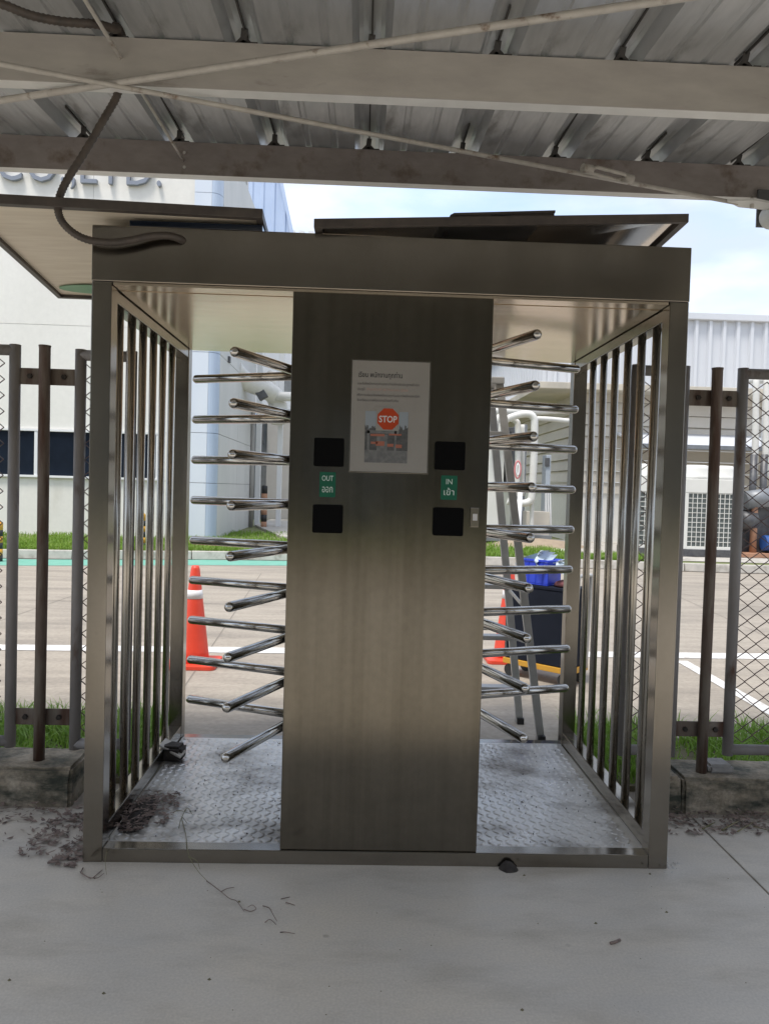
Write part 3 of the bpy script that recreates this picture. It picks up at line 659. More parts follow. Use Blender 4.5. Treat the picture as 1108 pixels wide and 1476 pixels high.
# mulch mound under them
def mound(name, label, c, rx, ry, h, m, seed, cat):
    mb = MB(); n = 16; vs = [(c[0], c[1], c[2]+h)]; fs = []
    for ring in (1, 2, 3):
        for k in range(n):
            a = 2*math.pi*k/n; f = ring/3; jit = 1+.25*noise.noise((math.cos(a)*2+seed, math.sin(a)*2, ring))
            vs.append((c[0]+rx*f*jit*math.cos(a), c[1]+ry*f*jit*math.sin(a), c[2]+h*(1-f**1.6)*(1+.3*noise.noise((a, ring, seed)))+(0 if ring < 3 else -.001)))
    for k in range(n): fs.append((0, 1+k, 1+(k+1) % n))
    for rg in range(2):
        for k in range(n): a0 = 1+rg*n; fs.append((a0+k, a0+n+k, a0+n+(k+1) % n, a0+(k+1) % n))
    return tag(mb.add(vs, fs, True).build(name, m), label, cat)
mound('dirt_mound', 'low mound of dark dirt beneath the mulch on tread plate', (-.935, .30, ZF-.003), .058, .19, .022, DIRT, 2, 'dirt')
mound('dirt_clod', 'black clump of dirt stuck under the front sill edge', (.47, -.014, .0), .036, .030, .030, DIRT, 6, 'dirt')
# broken concrete chunk on the side rail
ck = rough_block('concrete_chunk', 'broken concrete chunk lying on the side rail and tread plate', -1.0, -.905, .86, .95, ZF+.001, ZF+.07, 21, DIRT, 4, .012); ck['category'] = 'rubble'
ck2 = MB().prism([(-1.012, .875, .118), (-.905, .84, .075), (-.893, .90, .085), (-1.0, .95, .128)], [(-1.012, .875, .128), (-.905, .84, .086), (-.893, .90, .096), (-1.0, .95, .138)]).build('pale_chip', KERB, None, .003)
tag(ck2, 'pale flat chip lying on top of the broken dark chunk', 'rubble')
# dry weeds on the plate and slab
def stalks(name, label, pix, z, m, r=.0016, lift=.02):
    mb = MB()
    for L_ in pix:
        P = [gz(x, y, z) for x, y in L_]; P = [p+Vector((0, 0, .003+lift*random.random()*(0 < i < len(P)-1))) for i, p in enumerate(P)]
        P = smooth(P, 4); mb.tube(P, [r*(1-.6*i/len(P)) for i in range(len(P))], 5)
    o = mb.build(name, m); return tag(o, label, 'weed')
stalks('dry_weed', 'wilted weed stalk hanging over the front sill onto the floor', [[(262, 1180), (268, 1205), (272, 1235), (285, 1258), (300, 1272)], [(272, 1236), (284, 1244), (288, 1254)], [(262, 1180), (270, 1172), (278, 1176)], [(258, 1195), (262, 1185), (270, 1188)], [(250, 1172), (258, 1176), (275, 1174)]], ZF, STRAW)
stalks('dead_runner', 'thin dead grass runner trailing over the bare floor', [[(298, 1271), (309, 1282), (318, 1287), (331, 1299), (341, 1301), (352, 1315)], [(318, 1287), (327, 1283), (338, 1280)], [(352, 1312), (361, 1317), (369, 1313), (364, 1308), (357, 1309)], [(379, 1307), (388, 1313), (393, 1322), (399, 1329)], [(382, 1331), (389, 1329), (398, 1334)], [(404, 1345), (412, 1348), (425, 1347)], [(405, 1297), (418, 1294)], [(412, 1302), (425, 1306)]], 0, LITTER, .0018, .008)
stalks('corner_weed', 'dry grass stem drooping over the sill corner', [[(161, 1198), (156, 1220), (152, 1245), (154, 1262)]], 0.03, STRAW)
stalks('curled_stems', 'curled brown stems on the floor at the post foot', [[(116, 1258), (125, 1266), (140, 1268), (150, 1260)], [(120, 1252), (118, 1262), (132, 1268)], [(135, 1266), (148, 1255)]], 0, LITTER, .002, .006)
stalks('scattered_twigs', 'loose pale twigs scattered before the cracked footing wall', [[(1012, 1196), (1030, 1186)], [(1040, 1198), (1060, 1188), (1070, 1184)], [(1062, 1200), (1085, 1186)], [(1085, 1192), (1108, 1198)]], 0.004, STRAW, .003, .01)
tw = MB().tube([gz(879, 1362), gz(886, 1360), gz(893, 1357)], .0045, 6); tw = tw.build('brown_twig', LITTER); tw.location.z = .005; tag(tw, 'short reddish brown twig alone on the bare floor', 'twig')
# pebbles and specks on the floor
rnd = random.Random(11); mb = MB()
for k in range(110):
    x = rnd.uniform(-1.6, 1.6); y = rnd.uniform(-1.75, -.03); s = rnd.uniform(.0008, .0026)
    mb.add([(x-s, y, .0), (x, y-s*.8, .0), (x+s, y, .0), (x, y+s*.9, .0), (x, y, s*.9)], [(0, 1, 4), (1, 2, 4), (2, 3, 4), (3, 0, 4)])
for px, py in ((14, 1413), (150, 1432), (858, 1331), (752, 1456), (755, 1262), (960, 1315), (302, 1412), (345, 1300), (936, 1200+60)):
    p = gz(px, py); s = .006
    mb.add([(p.x-s, p.y, .0), (p.x, p.y-s*.8, .0), (p.x+s, p.y, .0), (p.x, p.y+s*.9, .0), (p.x, p.y, s*.9)], [(0, 1, 4), (1, 2, 4), (2, 3, 4), (3, 0, 4)])
o = mb.build('floor_grit', SOIL); o['kind'] = 'stuff'; tag(o, 'fine dark grit scattered on the concrete floor', 'grit')
rnd = random.Random(4); mb = MB()
for k in range(26):
    p = gz(965+rnd.gauss(0, 7), 1250+rnd.gauss(0, 6)); s = rnd.uniform(.003, .008)
    mb.add([(p.x-s, p.y, 0), (p.x, p.y-s, 0), (p.x+s, p.y, 0), (p.x, p.y+s, 0), (p.x, p.y, s)], [(0, 1, 4), (1, 2, 4), (2, 3, 4), (3, 0, 4)])
o = mb.build('plaster_crumbs', CRUMB); o['kind'] = 'stuff'; tag(o, 'white crumbs at the foot of the turnstile corner post', 'crumbs')
rnd = random.Random(14); mb = MB()
for k in range(260):                                # dirt specks on the tread plate
    x = rnd.uniform(-.95, .95); y = rnd.uniform(.08, 1.2); s = rnd.uniform(.0015, .0042)
    mb.add([(x-s, y, ZF-.001), (x, y-s, ZF-.001), (x+s, y, ZF-.001), (x, y+s, ZF-.001), (x, y, ZF+s)], [(0, 1, 4), (1, 2, 4), (2, 3, 4), (3, 0, 4)])
o = mb.build('plate_grit', DIRT); o['kind'] = 'stuff'; tag(o, 'dark specks of dirt scattered over the tread plate', 'grit')

# ------------------------------------------------------------------ lot objects
def cone(label, c, s=1.):
    E = thing('traffic_cone', label, 'traffic cone', c, 'traffic cones on the lot')
    x, y, z = c; r0, r1, h = .118*s, .030*s, .72*s
    rr = lambda t: r0+(r1-r0)*t
    MB().lathe(c, [(r0, .03), (rr(.12), .03+h*.12), (rr(.5), .03+h*.5), (rr(.97), .03+h*.97), (r1*.85, .03+h), (r1*.6, .03+h)], 24).build('cone_body', CONE, E)
    b, t = rsq(x-.19*s, x+.19*s, y-.19*s, y+.19*s, .04, 0, 0)
    MB().prism([(p[0], p[2], z+.0) for p in b], [(p[0], p[2], z+.032) for p in b]).build('cone_base', CONE, E, bevel=.006)
    for f0, f1 in ((.66, .75),):
        MB().lathe(c, [(rr(f0)+.002, .03+h*f0), (rr(f1)+.002, .03+h*f1)], 24).build('reflective_band', CONEW, E)
c = gz(279, 957); cone('red traffic cone beside the cage standing alone on the lot', (c.x, c.y, -.006))
c = gz(731, 950); cone('red traffic cone half hidden behind the navy box trolley', (c.x, c.y, -.006))

# stepladder
LD = thing('stepladder', 'grey aluminium stepladder standing behind the turnstile', 'ladder', (.50, 1.6, -.006))
cx0 = .50
def rail(yf, yt, sx, hw0, hw1, h=1.95):
    MB().obox((cx0+sx*hw0, yf, .0), (cx0+sx*hw1, yt, h), .042, .028, (0, 1, 0)).build('side_rail', ALU, LD, bevel=.003)
    MB().box(cx0+sx*hw0-.02, cx0+sx*hw0+.02, yf-.035, yf+.035, -.006, .03).build('rubber_foot', BLK, LD, bevel=.004)
for sx in (-1, 1):
    rail(1.44, 1.50, sx, .43, .150); rail(1.76, 1.66, sx, .38, .125)
for k in range(1, 7):
    t = k*.28/1.95; hw = .43+(.150-.43)*t; y = 1.44+.06*t
    MB().box(cx0-hw+.012, cx0+hw-.012, y-.03, y+.045, k*.28-.012, k*.28+.012).build('step', ALU, LD, bevel=.003)
    hw = .38+(.125-.38)*t; y = 1.76-.10*t
    if k in (2, 4, 6): MB().tube([(cx0-hw, y, k*.28), (cx0+hw, y, k*.28)], .012, 8).build('cross_bar', ALU, LD)
MB().box(cx0-.17, cx0+.17, 1.46, 1.70, 1.951, 1.99).build('top_cap', ALU, LD, bevel=.006)
for sx in (-1, 1): MB().obox((cx0+sx*.30, 1.465, .75), (cx0+sx*.275, 1.72, .80), .004, .022).build('spreader', ALU, LD)

# navy box on a yellow trolley with a blue crate
A = gz(726, 971); B = gz(818, 991); A.z = B.z = 0
u = (B-A).normalized(); v = Vector((-u.y, u.x, 0)); v = v if v.y > 0 or v.x > 0 else -v
if v.x < 0: v = -v
ln = (B-A).length; dp = .26
TR = thing('box_trolley', 'navy blue panelled box on a yellow wheeled trolley base', 'trolley', tuple((A+u*ln/2+v*dp/2)+Vector((0, 0, -.006))))
Zh = Vector((0, 0, 1))
def slabq(name, m, a0, a1, b0, b1, z0, z1, par, bevel=.004, label=None):
    P = [A+u*(ln*a0)+v*(dp*b0), A+u*(ln*a1)+v*(dp*b0), A+u*(ln*a1)+v*(dp*b1), A+u*(ln*a0)+v*(dp*b1)]
    return MB().prism([p+Zh*z0 for p in P], [p+Zh*z1 for p in P]).build(name, m, par, bevel, label=label)
slabq('trolley_base', YEL, -.02, 1.02, -.03, 1.03, .085, .125, TR)
bx = slabq('box_body', NAVY, 0, 1, 0, 1, .127, .665, TR, .006)
slabq('box_lid', NAVY, -.012, 1.012, -.015, 1.015, .667, .690, TR, .004)
for a0, a1 in ((.0, .03), (.97, 1.0)): slabq('corner_strip', DKGREY, a0, a1, -.012, -.002, .13, .66, TR, .001)
for i in (.08, .92):
    for j in (.08, .92):
        p = A+u*(ln*i)+v*(dp*j)
        wh = MB().tube([p-v*.018+Zh*.039, p+v*.018+Zh*.039], .045, 16).build('caster', BLK, TR)
hp = [A+u*(ln*1.03)+v*(dp*.15)+Zh*.11, A+u*(ln*1.06)+v*(dp*.15)+Zh*.72, A+u*(ln*1.06)+v*(dp*.25)+Zh*.78, A+u*(ln*1.06)+v*(dp*.75)+Zh*.78, A+u*(ln*1.06)+v*(dp*.85)+Zh*.72, A+u*(ln*1.03)+v*(dp*.85)+Zh*.11]
MB().tube(smooth(hp, 5), .013, 10).build('push_handle', ALU, TR)
# crate
C0 = A+u*(ln*.22)+v*(dp*.2); CR = thing('plastic_crate', 'bright blue plastic crate sitting on the navy box', 'crate', (C0.x, C0.y, .692))
def cq(u0, u1, v0, v1, z0, z1, name, m=BLUEC):
    P = [A+u*(ln*u0)+v*(dp*v0), A+u*(ln*u1)+v*(dp*v0), A+u*(ln*u1)+v*(dp*v1), A+u*(ln*u0)+v*(dp*v1)]
    return MB().prism([p+Zh*z0 for p in P], [p+Zh*z1 for p in P]).build(name, m, CR, .003)
cq(.17, .62, .08, .80, .692, .702, 'crate_floor')
cq(.17, .62, .08, .105, .703, .860, 'crate_wall'); cq(.17, .62, .775, .80, .703, .860, 'crate_wall')
cq(.17, .195, .106, .774, .703, .860, 'crate_wall'); cq(.595, .62, .106, .774, .703, .860, 'crate_wall')
cq(.155, .635, .06, .10, .861, .878, 'crate_rim'); cq(.155, .635, .78, .82, .861, .878, 'crate_rim'); cq(.155, .19, .101, .779, .861, .878, 'crate_rim'); cq(.60, .635, .101, .779, .861, .878, 'crate_rim')
for k in range(4): cq(.20+k*.11, .215+k*.11, .066, .079, .705, .858, 'crate_rib')
bg_ = MB(); cc = A+u*(ln*.30)+v*(dp*.30)
def bagsheet(c, n, rx, h, tx):
    vs = []; fs = []; m = 9
    for i in range(m):
        for j in range(m):
            s, t = i/(m-1)-.5, j/(m-1)
            p = c+u*(s*rx*(1-.75*t))+v*(.10*math.sin(s*7+t*4))+Vector((tx*t*t, 0, h*t*(1-.35*abs(s))))+noise.noise_vector((s*5+n, t*5, 0))*.022; vs.append(p)
    for i in range(m-1):
        for j in range(m-1): fs.append((i*m+j, (i+1)*m+j, (i+1)*m+j+1, i*m+j+1))
    bg_.add(vs, fs, True)
bagsheet(cc+Zh*.80, 1, .26, .15, .10); bagsheet(cc+u*.18+Zh*.80, 7, .20, .09, .09); bagsheet(cc+u*.06+v*.08+Zh*.79, 13, .22, .13, .02)
tag(bg_.build('plastic_bag', BAG), 'crumpled translucent plastic bag sticking out of the blue crate', 'bag')
rg = A+u*(ln*.80)+v*(dp*.42)
tag(MB().lathe((rg.x, rg.y, .690), [(.06, .0), (.085, .012), (.07, .035), (.03, .05), (.005, .052)], 14).build('work_glove', mat('dull_red_cloth', (.16, .05, .055), .9, 0, (.10, .04, .04), 20, bump=.3)), 'dull red rag bundled on the navy box lid', 'rag')

# bollards
def bollard(p, h, r, label, ma, mb_):
    E = thing('bollard', label, 'bollard', p, 'striped bollards by the buildings'); n = 6
    for k in range(n):
        prof = [(r, h*k/n), (r, h*(k+1)/n)]
        if k == n-1: prof += [(r*.8, h+.02), (r*.3, h+.035)]
        MB().lathe(p, prof, 16).build('stripe', ma if k % 2 == 0 else mb_, E)
p = gz(-1, 809, .0); bollard((p.x, p.y, -.004), .62, .055, 'yellow and black bollard on the green margin before the window strip', BLK, YEL)
p = gy(206, 770, 11.6); bollard((p.x, 11.6, .134), .62, .05, 'yellow and black bollard on the grass near the pale pilaster', BLK, YEL)
p = gy(381, 720, 19.2); bollard((p.x, 19.2, .134), 1.20, .085, 'orange and black bollard by the recessed doorway', ORANGE, BLK)

# ------------------------------------------------------------------ left building
YW = 14.5
LB = thing('office_building', 'cream rendered building with dark window strip and CO.,LTD. lettering', 'building', (-8, YW, .135))
def gyl(px, py): return gy(px, py, YW)
XC = gyl(275, 600).x
# wall panels with open joints
zsj = [.10, 1.40, 2.47, 4.76, 6.9, 9.3, 11.5]; xsj = [-20, -13.2, -9.6, -6.11, XC]
for i in range(4):
    for j in range(6):
        if j == 1: continue
        MB().box(xsj[i]+.006, xsj[i+1]-.006, YW, YW+.3, zsj[j]+.006, zsj[j+1]-.006).build('wall_panel', CREAM, LB)
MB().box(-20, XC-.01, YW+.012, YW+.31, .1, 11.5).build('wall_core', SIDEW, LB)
XW1 = gyl(228, 650).x
MB().box(XW1+.05, XC-.006, YW, YW+.012, 1.406, 2.464).build('wall_panel', CREAM, LB)
MB().box(-20, XW1+.06, YW-.05, YW+.0, 2.42, 2.468).build('window_head', WFRAME, LB, bevel=.006)
MB().box(-20, XW1+.06, YW-.07, YW+.0, 1.40, 1.450).build('window_sill', WFRAME, LB, bevel=.006)
mull = [-15.2, -13.6, -12.0, -10.4, -8.85, gyl(53, 650).x, gyl(53, 650).x+1.52, XW1]
for i in range(len(mull)-1):
    wv = MB().box(mull[i]+.035, mull[i+1]-.035, YW+.002, YW+.008, 1.452, 2.418).build('window', GLASSD, LB)
    MB().box(mull[i+1]-.034, mull[i+1]+.034, YW-.04, YW+.009, 1.451, 2.419).build('mullion', WFRAME, wv)
wall_text('CO.,LTD.', gyl(-2, 262).x, gyl(234, 272).x, 7.83, YW-.02, .09, height=.80, spacing=1.0, bold=-.008).build('wall_lettering', mat('letter_grey', (.22, .24, .28), .5, .2), LB, label='CO.,LTD. raised grey lettering')
# pilaster, rounded blue corner, shaded side wall
X1 = gyl(300, 600).x; X2 = gyl(313, 600).x
zj = [.12, 1.38, 2.49, 4.27, 5.75, 7.75, 9.9, 12.]
for j in range(7): MB().box(XC+.004, X1-.004, YW-.06, YW+.3, zj[j]+.005, zj[j+1]-.005).build('pilaster_panel', PILAST, LB)
for j in range(7):
    q = [(X1, YW-.06)]+[(X1+(X2-X1)*math.sin(R(a)), YW-.06+.28*(1-math.cos(R(a)))) for a in (15, 30, 45, 60, 75, 90)]+[(X1, YW+.22)]
    MB().prism([(*p_, zj[j]+.005) for p_ in q], [(*p_, zj[j+1]-.005) for p_ in q]).build('corner_panel', BLUEP, LB)
YE = 20.6
ZT = [.12, 1.38, 2.49, 4.27, 5.9, 7.6, 9.3]
for j in range(6):
    for k in range(2):
        ya, yb = ((YW+.24, 17.4), (17.4, YE))[k]
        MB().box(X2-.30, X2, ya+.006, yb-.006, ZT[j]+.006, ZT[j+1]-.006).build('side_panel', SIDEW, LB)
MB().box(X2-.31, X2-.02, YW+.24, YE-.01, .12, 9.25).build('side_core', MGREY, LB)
MB().box(-20, X2-.32, YW+.32, YE, 11.3, 11.45).build('roof_slab', SIDEW, LB)
MB().box(-20, X2-.35, YE-.3, YE, .12, 11.2).build('rear_wall', SIDEW, LB)

# blue clad hall behind
YH = 27.
BH = thing('blue_clad_hall', 'tall pale blue ribbed hall with slanting roof edge', 'building', (-5, YH, .135))
ol = [gy(280, 215, YH), gy(392, 215, YH), gy(403, 262, YH), gy(418, 333, YH), gy(431, 420, YH), gy(447, 540, YH)]
top = [(p_.x, p_.z) for p_ in ol]
def zroof(x):
    for i in range(len(top)-1):
        if top[i][0] <= x <= top[i+1][0]: return top[i][1]+(top[i+1][1]-top[i][1])*(x-top[i][0])/(top[i+1][0]-top[i][0])
    return top[-1][1] if x > top[-1][0] else top[0][1]
x = top[0][0]; xe = top[-1][0]; rib = .42
while x < xe-.05:
    xb_ = min(x+rib, xe); za, zb2, zc2 = zroof(x), zroof(x+.3*rib), zroof(xb_)
    mb = MB()
    mb.prism([(x, YH, .12), (x+.05, YH-.05, .12), (x+.14, YH-.05, .12), (x+.19, YH, .12), (xb_, YH, .12), (xb_, YH+.2, .12), (x, YH+.2, .12)],
             [(x, YH, za), (x+.05, YH-.05, zroof(x+.05)), (x+.14, YH-.05, zroof(x+.14)), (x+.19, YH, zroof(x+.19)), (xb_, YH, zc2), (xb_, YH+.2, zc2), (x, YH+.2, za)])
    mb.build('cladding_sheet', BLUES, BH); x += rib
for i in range(1, len(top)-1):
    a, b = top[i], top[i+1]; MB().obox((a[0]+.06, YH+.05, a[1]), (b[0]+.06, YH+.05, b[1]), .12, .40, (0, 1, 0)).build('barge_board', BLUES, BH)
zz = [.12, 4.2, 8., 12.]
MB().box(top[0][0], xe-.6, YH+.21, YH+6, .12, 6.).build('hall_body', SIDEW, BH)
# far parapet roof seen past it
fr = MB(); a = gy(420, 331, 34); b = gy(520, 336, 34)
FRB = thing('far_flat_building', 'low far building with white ridged parapet behind the hall', 'building', ((a.x+b.x)/2, 34, .1))
MB().box(a.x-1, 3.2, 34, 40, .1, a.z-.35).build('wall', CORR, FRB)
for k in range(int((3.2-a.x+1)/.45)): MB().box(a.x-1+k*.45, a.x-1+k*.45+.28, 33.9, 34.3, a.z-.349, a.z-.05).build('ridge', WFRAME, FRB)

# recess between the halls: columns, doorway wall, duct and pipes
def col(name, label, cat, px0, px1, pyb, pyt, Y, m, group=None):
    a = gy(px0, pyb, Y); b = gy(px1, pyb, Y); t_ = gy((px0+px1)/2, pyt, Y)
    o = MB().box(a.x, b.x, Y, Y+(b.x-a.x), .13, t_.z).build(name, m, None, .008); return tag(o, label, cat, group)
col('canopy_column', 'white square column at the grass edge beside the recessed doorway', 'column', 366, 373.5, 755, 480, 20.7, WFRAME)
col('canopy_column', 'white square column on the path right of the recessed doorway', 'column', 397, 404, 762, 480, 19.5, WFRAME)
RECW = mat('recess_shade_grey', (.40, .385, .36), .8, 0, (.35, .335, .31), 1)  # grey puts the recess's shade into the wall colour; downpipe shares it
DW = thing('recess_wall', 'recessed entrance wall toned grey for shade with dark doorway behind white columns', 'wall', (-2.5, 24.5, .135))
a = gy(358, 700, 24.5); b = gy(452, 700, 24.5); c = gy(384, 700, 24.5); zt = gy(380, 590, 24.5).z
MB().box(a.x-1, a.x+.02, 24.4, 24.6, .13, zt).build('wall_panel', RECW, DW); MB().box(c.x, b.x, 24.4, 24.6, .13, zt).build('wall_panel', RECW, DW)
MB().box(a.x+.03, c.x-.01, 24.9, 25., .13, zt-.3).build('doorway', MGREY, DW)
MB().box(a.x-1, b.x, 24.35, 24.65, zt+.004, zt+2.6).build('upper_wall', CORR, DW)
q0_, q1_ = gy(404.5, 546, 24.3), gy(425, 566, 24.3)
MB().box(q0_.x, q1_.x+.6, 24.28, 24.345, q1_.z, q0_.z).build('louvre', MGREY, DW)
MB().box(gy(391, 0, 24.3).x, gy(395, 0, 24.3).x, 24.2, 24.34, gy(391, 640, 24.3).z, gy(391, 612, 24.3).z).build('wall_lamp', DKGREY, DW, .02)
PA = MB().prism([(-1.9, 15.2, .137), (-.4, 14.9, .137), (.5, 24.3, .137), (-3.2, 24.3, .137), (-3.2, 20.2, .137)], [(-1.9, 15.2, .19), (-.4, 14.9, .19), (.5, 24.3, .19), (-3.2, 24.3, .19), (-3.2, 20.2, .19)]).build('footpath', KERB); PA['kind'] = 'structure'
# big round duct and elbow
DU = thing('air_duct', 'fat white insulated duct bending under the canopy by the pale side wall', 'duct', (-2.9, 19, 4))
a = gy(352, 548, 18.2); b = gy(380, 560, 18.6); c = gy(398, 575, 19.2)
MB().tube(smooth([gy(335, 530, 17.6), a, b, c, gy(404, 610, 19.2)], 6), .26, 18).build('duct_run', PIPEW, DU)
MB().tube([gy(388, 571, 18.9), gy(432, 572, 18.9)], .13, 14).build('branch_pipe', PIPEW, DU)
MB().tube([gy(392, 535, 18.9), gy(392, 572, 18.9)], .12, 14).build('branch_pipe', PIPEW, DU)
a = gy(372, 560, 18.4); MB().obox(a, gy(381, 575, 18.4), .2, .25).build('end_cap', DKGREY, DU, .02)
sc = gy(329, 518.5, 14.4+1.4); cmr = MB().box(sc.x-.06, sc.x+.06, sc.y-.1, sc.y+.05, sc.z-.07, sc.z+.07).build('wall_camera', DKGREY, None, .01); tag(cmr, 'small dark box camera fixed to the shaded side wall', 'camera')
dn = MB().tube([(X2+.06, 19.8, .135), (X2+.06, 19.8, gx(360, 590, X2).z)], .06, 12).build('downpipe', RECW); tag(dn, 'grey downpipe at the end of the shaded side wall', 'pipe')

# ------------------------------------------------------------------ right building
YS = 17.0
RB = thing('plant_building', 'beige lap sided plant building with white ribbed upper storey', 'building', (9, YS, .14))
XR = gy(831, 600, YS).x
# lap boards, front and side
zb0 = gy(870, 711, YS).z; ztop = 4.05; nb = 9; dz = (ztop-zb0)/nb
for k in range(nb):
    z0, z1 = zb0+k*dz, zb0+(k+1)*dz
    MB().prism([(XR-.07, YS-.07, z0), (22, YS-.07, z0), (22, YS+.1, z0), (XR-.07, YS+.1, z0)], [(XR-.005, YS-.005, z1-.012), (22, YS-.005, z1-.012), (22, YS+.1, z1-.012), (XR-.005, YS+.1, z1-.012)]).build('lap_board', SIDING, RB)
    MB().prism([(XR-.07, YS+.101, z0), (XR+.1, YS+.101, z0), (XR+.1, 34, z0), (XR-.07, 34, z0)], [(XR-.005, YS+.101, z1-.012), (XR+.1, YS+.101, z1-.012), (XR+.1, 34, z1-.012), (XR-.005, 34, z1-.012)]).build('lap_board', SIDING, RB)
MB().box(XR-.02, 22, YS-.02, YS+.2, .12, zb0-.003).build('plinth_wall', CREAM, RB); MB().box(XR-.02, XR+.2, YS+.201, 34, .12, zb0-.003).build('plinth_wall', CREAM, RB)
# eave slab
ev = gy(777, 559, 16.2)
MB().box(ev.x, 22, 16.2, 34, ev.z, ev.z+.16).build('eave_soffit', SOFFIT, RB, .01)
# upper ribbed cladding
YU = 19.; XU = gy(789, 540, YU).x; zu0 = ev.z+.165; zu1 = gy(1000, 462, YU).z
def ribsheet(P0, dirv, nrm, wdt, z0, z1):
    P0 = Vector(P0); dv = Vector(dirv); nv = Vector(nrm)
    prof = [(0, 0), (.12, 0), (.15, .10), (.23, .10), (.26, 0), (wdt, 0)]
    lo_ = [P0+dv*a+nv*b for a, b in prof]+[P0+dv*wdt-nv*.08, P0-nv*.08]
    return MB().prism([(p.x, p.y, z0) for p in lo_], [(p.x, p.y, z1) for p in lo_])
kx = XU
while kx < 16: ribsheet((kx, YU, 0), (1, 0, 0), (0, -1, 0), .40, zu0, zu1).build('cladding_sheet', CORR, RB); kx += .40
ky_ = YU+.1
while ky_ < 36: ribsheet((XU, ky_, 0), (0, 1, 0), (-1, 0, 0), .40, zu0, zu1).build('cladding_sheet', CORR, RB); ky_ += .40
MB().box(XU-.16, 16.2, YU-.16, YU+.2, zu1+.002, zu1+.20).build('parapet_flashing', CORR, RB, .02)
MB().box(XU-.16, XU+.2, YU+.201, 36, zu1+.002, zu1+.20).build('parapet_flashing', CORR, RB, .02)
# lower sunshade over the units
zc0 = gy(1040, 646, 14.9).z; xs0 = gy(925, 650, 14.9).x
MB().prism([(xs0, 14.9, zc0), (13, 14.9, zc0), (13, YS-.09, zc0+.42), (xs0, YS-.09, zc0+.42)], [(xs0, 14.9, zc0+.05), (13, 14.9, zc0+.05), (13, YS-.09, zc0+.47), (xs0, YS-.09, zc0+.47)]).build('sunshade_roof', CORR, RB)
MB().box(xs0, 13, 14.84, 14.899, zc0-.05, zc0+.055).build('gutter', MGREY, RB, .01)
for k in range(3): MB().box(xs0+.5+k*2.6, xs0+.56+k*2.6, 14.95, 15.01, .14, zc0-.002).build('sunshade_post', SIDING, RB)

# condenser units
def condenser(label, x0, x1, Y, zb, zt, grp):
    E = thing('condenser_unit', label, 'condenser', ((x0+x1)/2, Y+.38, .145), grp); W_ = x1-x0; d = .76
    MB().box(x0-.02, x1+.02, Y-.02, Y+d+.02, .145, zb-.002).build('skid_base', DKGREY, E, .01)
    zg = zb+(zt-zb)*.80
    MB().box(x0+.07, x1-.07, Y+.03, Y+d-.02, zb+.05, zg-.01).build('coil', ACD, E)
    for xx in (x0, x1-.07): MB().box(xx, xx+.069, Y, Y+d, zb, zg).build('corner_frame', ACW, E, .006)
    MB().box(x0+.0701, x1-.0701, Y, Y+d, zb, zb+.049).build('bottom_frame', ACW, E)
    MB().box(x0, x1, Y-.004, Y+d, zg+.001, zt).build('top_casing', ACW, E, .012)
    xm = (x0+x1)/2
    for cx in ((x0+W_*.5,) if W_ < 1.1 else (x0+W_*.27, x0+W_*.73)):
        r = .30 if W_ >= 1.1 else .36
        MB().lathe((cx, Y+d/2, zt+.001), [(r+.06, 0), (r+.03, .06), (r, .20), (r-.01, .26), (r-.05, .29), (r-.10, .27)], 28).build('fan_shroud', ACW, E)
    g = MB(); nx = int((W_-.14)/.095); nz2 = int((zg-zb-.06)/.095)
    for i in range(nx+1): x = x0+.07+(W_-.14)*i/nx; g.box(x-.006, x+.006, Y+.004, Y+.014, zb+.05, zg)
    for j in range(nz2+1): z = zb+.055+(zg-zb-.065)*j/nz2; g.box(x0+.07, x1-.07, Y+.0145, Y+.024, z-.006, z+.006)
    g.build('wire_guard', ACW, E)
AY = 12.8
x0 = gy(986, 740, AY).x; xr_ = gy(1064, 740, AY).x
condenser('cream condenser unit with wire guard between the rusty post and stile', x0, xr_+.06, AY, .30, 1.745, 'condenser units on the apron')
x9 = gy(912, 740, AY).x
condenser('cream condenser unit seen through the turnstile side bars', x9, x0-.09, AY+.1, .30, 1.745, 'condenser units on the apron')

# pipes and pumps at far right
PP = thing('riser_pipes', 'pair of white looped riser pipes on the sunshade front', 'pipes', (9, 13.9, 0))
for px in (1088, 1103):
    a = gy(px, 630, 14.2); b = gy(px+1, 555, 14.2); MB().tube(smooth([gy(px-1, 690, 14.2), a, b, b+Vector((.05, .12, .12)), b+Vector((.05, .6, .16))], 5), .07, 12).build('riser', PIPEW, PP)
    c = gy(px-2, 655, 14.0); MB().tube([c, (c.x, 14.0, .6)], .075, 12).build('lower_riser', DKGREY, PP)
hr = gy(1075, 537, 15.2); h2 = gy(1140, 541, 15.2)
HRL = thing('roof_handrail', 'thin white handrail on the plant building sunshade', 'railing', ((hr.x+h2.x)/2, 15.2, zc0))
MB().tube([hr, (h2.x, 15.2, hr.z)], .02, 8).build('top_rail', WFRAME, HRL)
for k in range(6): xx = hr.x+(h2.x-hr.x)*k/5; MB().tube([(xx, 15.2, zc0+.08), (xx, 15.2, hr.z)], .015, 8).build('baluster', WFRAME, HRL)
pm = gy(1082, 705, 13.2)
PU = thing('pump_set', 'grey pump motors on a rusty orange skid by the riser pipes', 'pump', (pm.x, 13.2, .145))
MB().box(pm.x-.5, pm.x+1.6, 12.9, 13.7, .15, .24).build('skid', ORANGE, PU, .01)
MB().tube([(pm.x-.15, 13.2, 1.32), (pm.x+.45, 13.2, 1.42)], .20, 18).build('motor', MGREY, PU); MB().tube([(pm.x-.25, 13.2, .9), (pm.x+.1, 13.2, .92)], .20, 18).build('motor', DKGREY, PU)
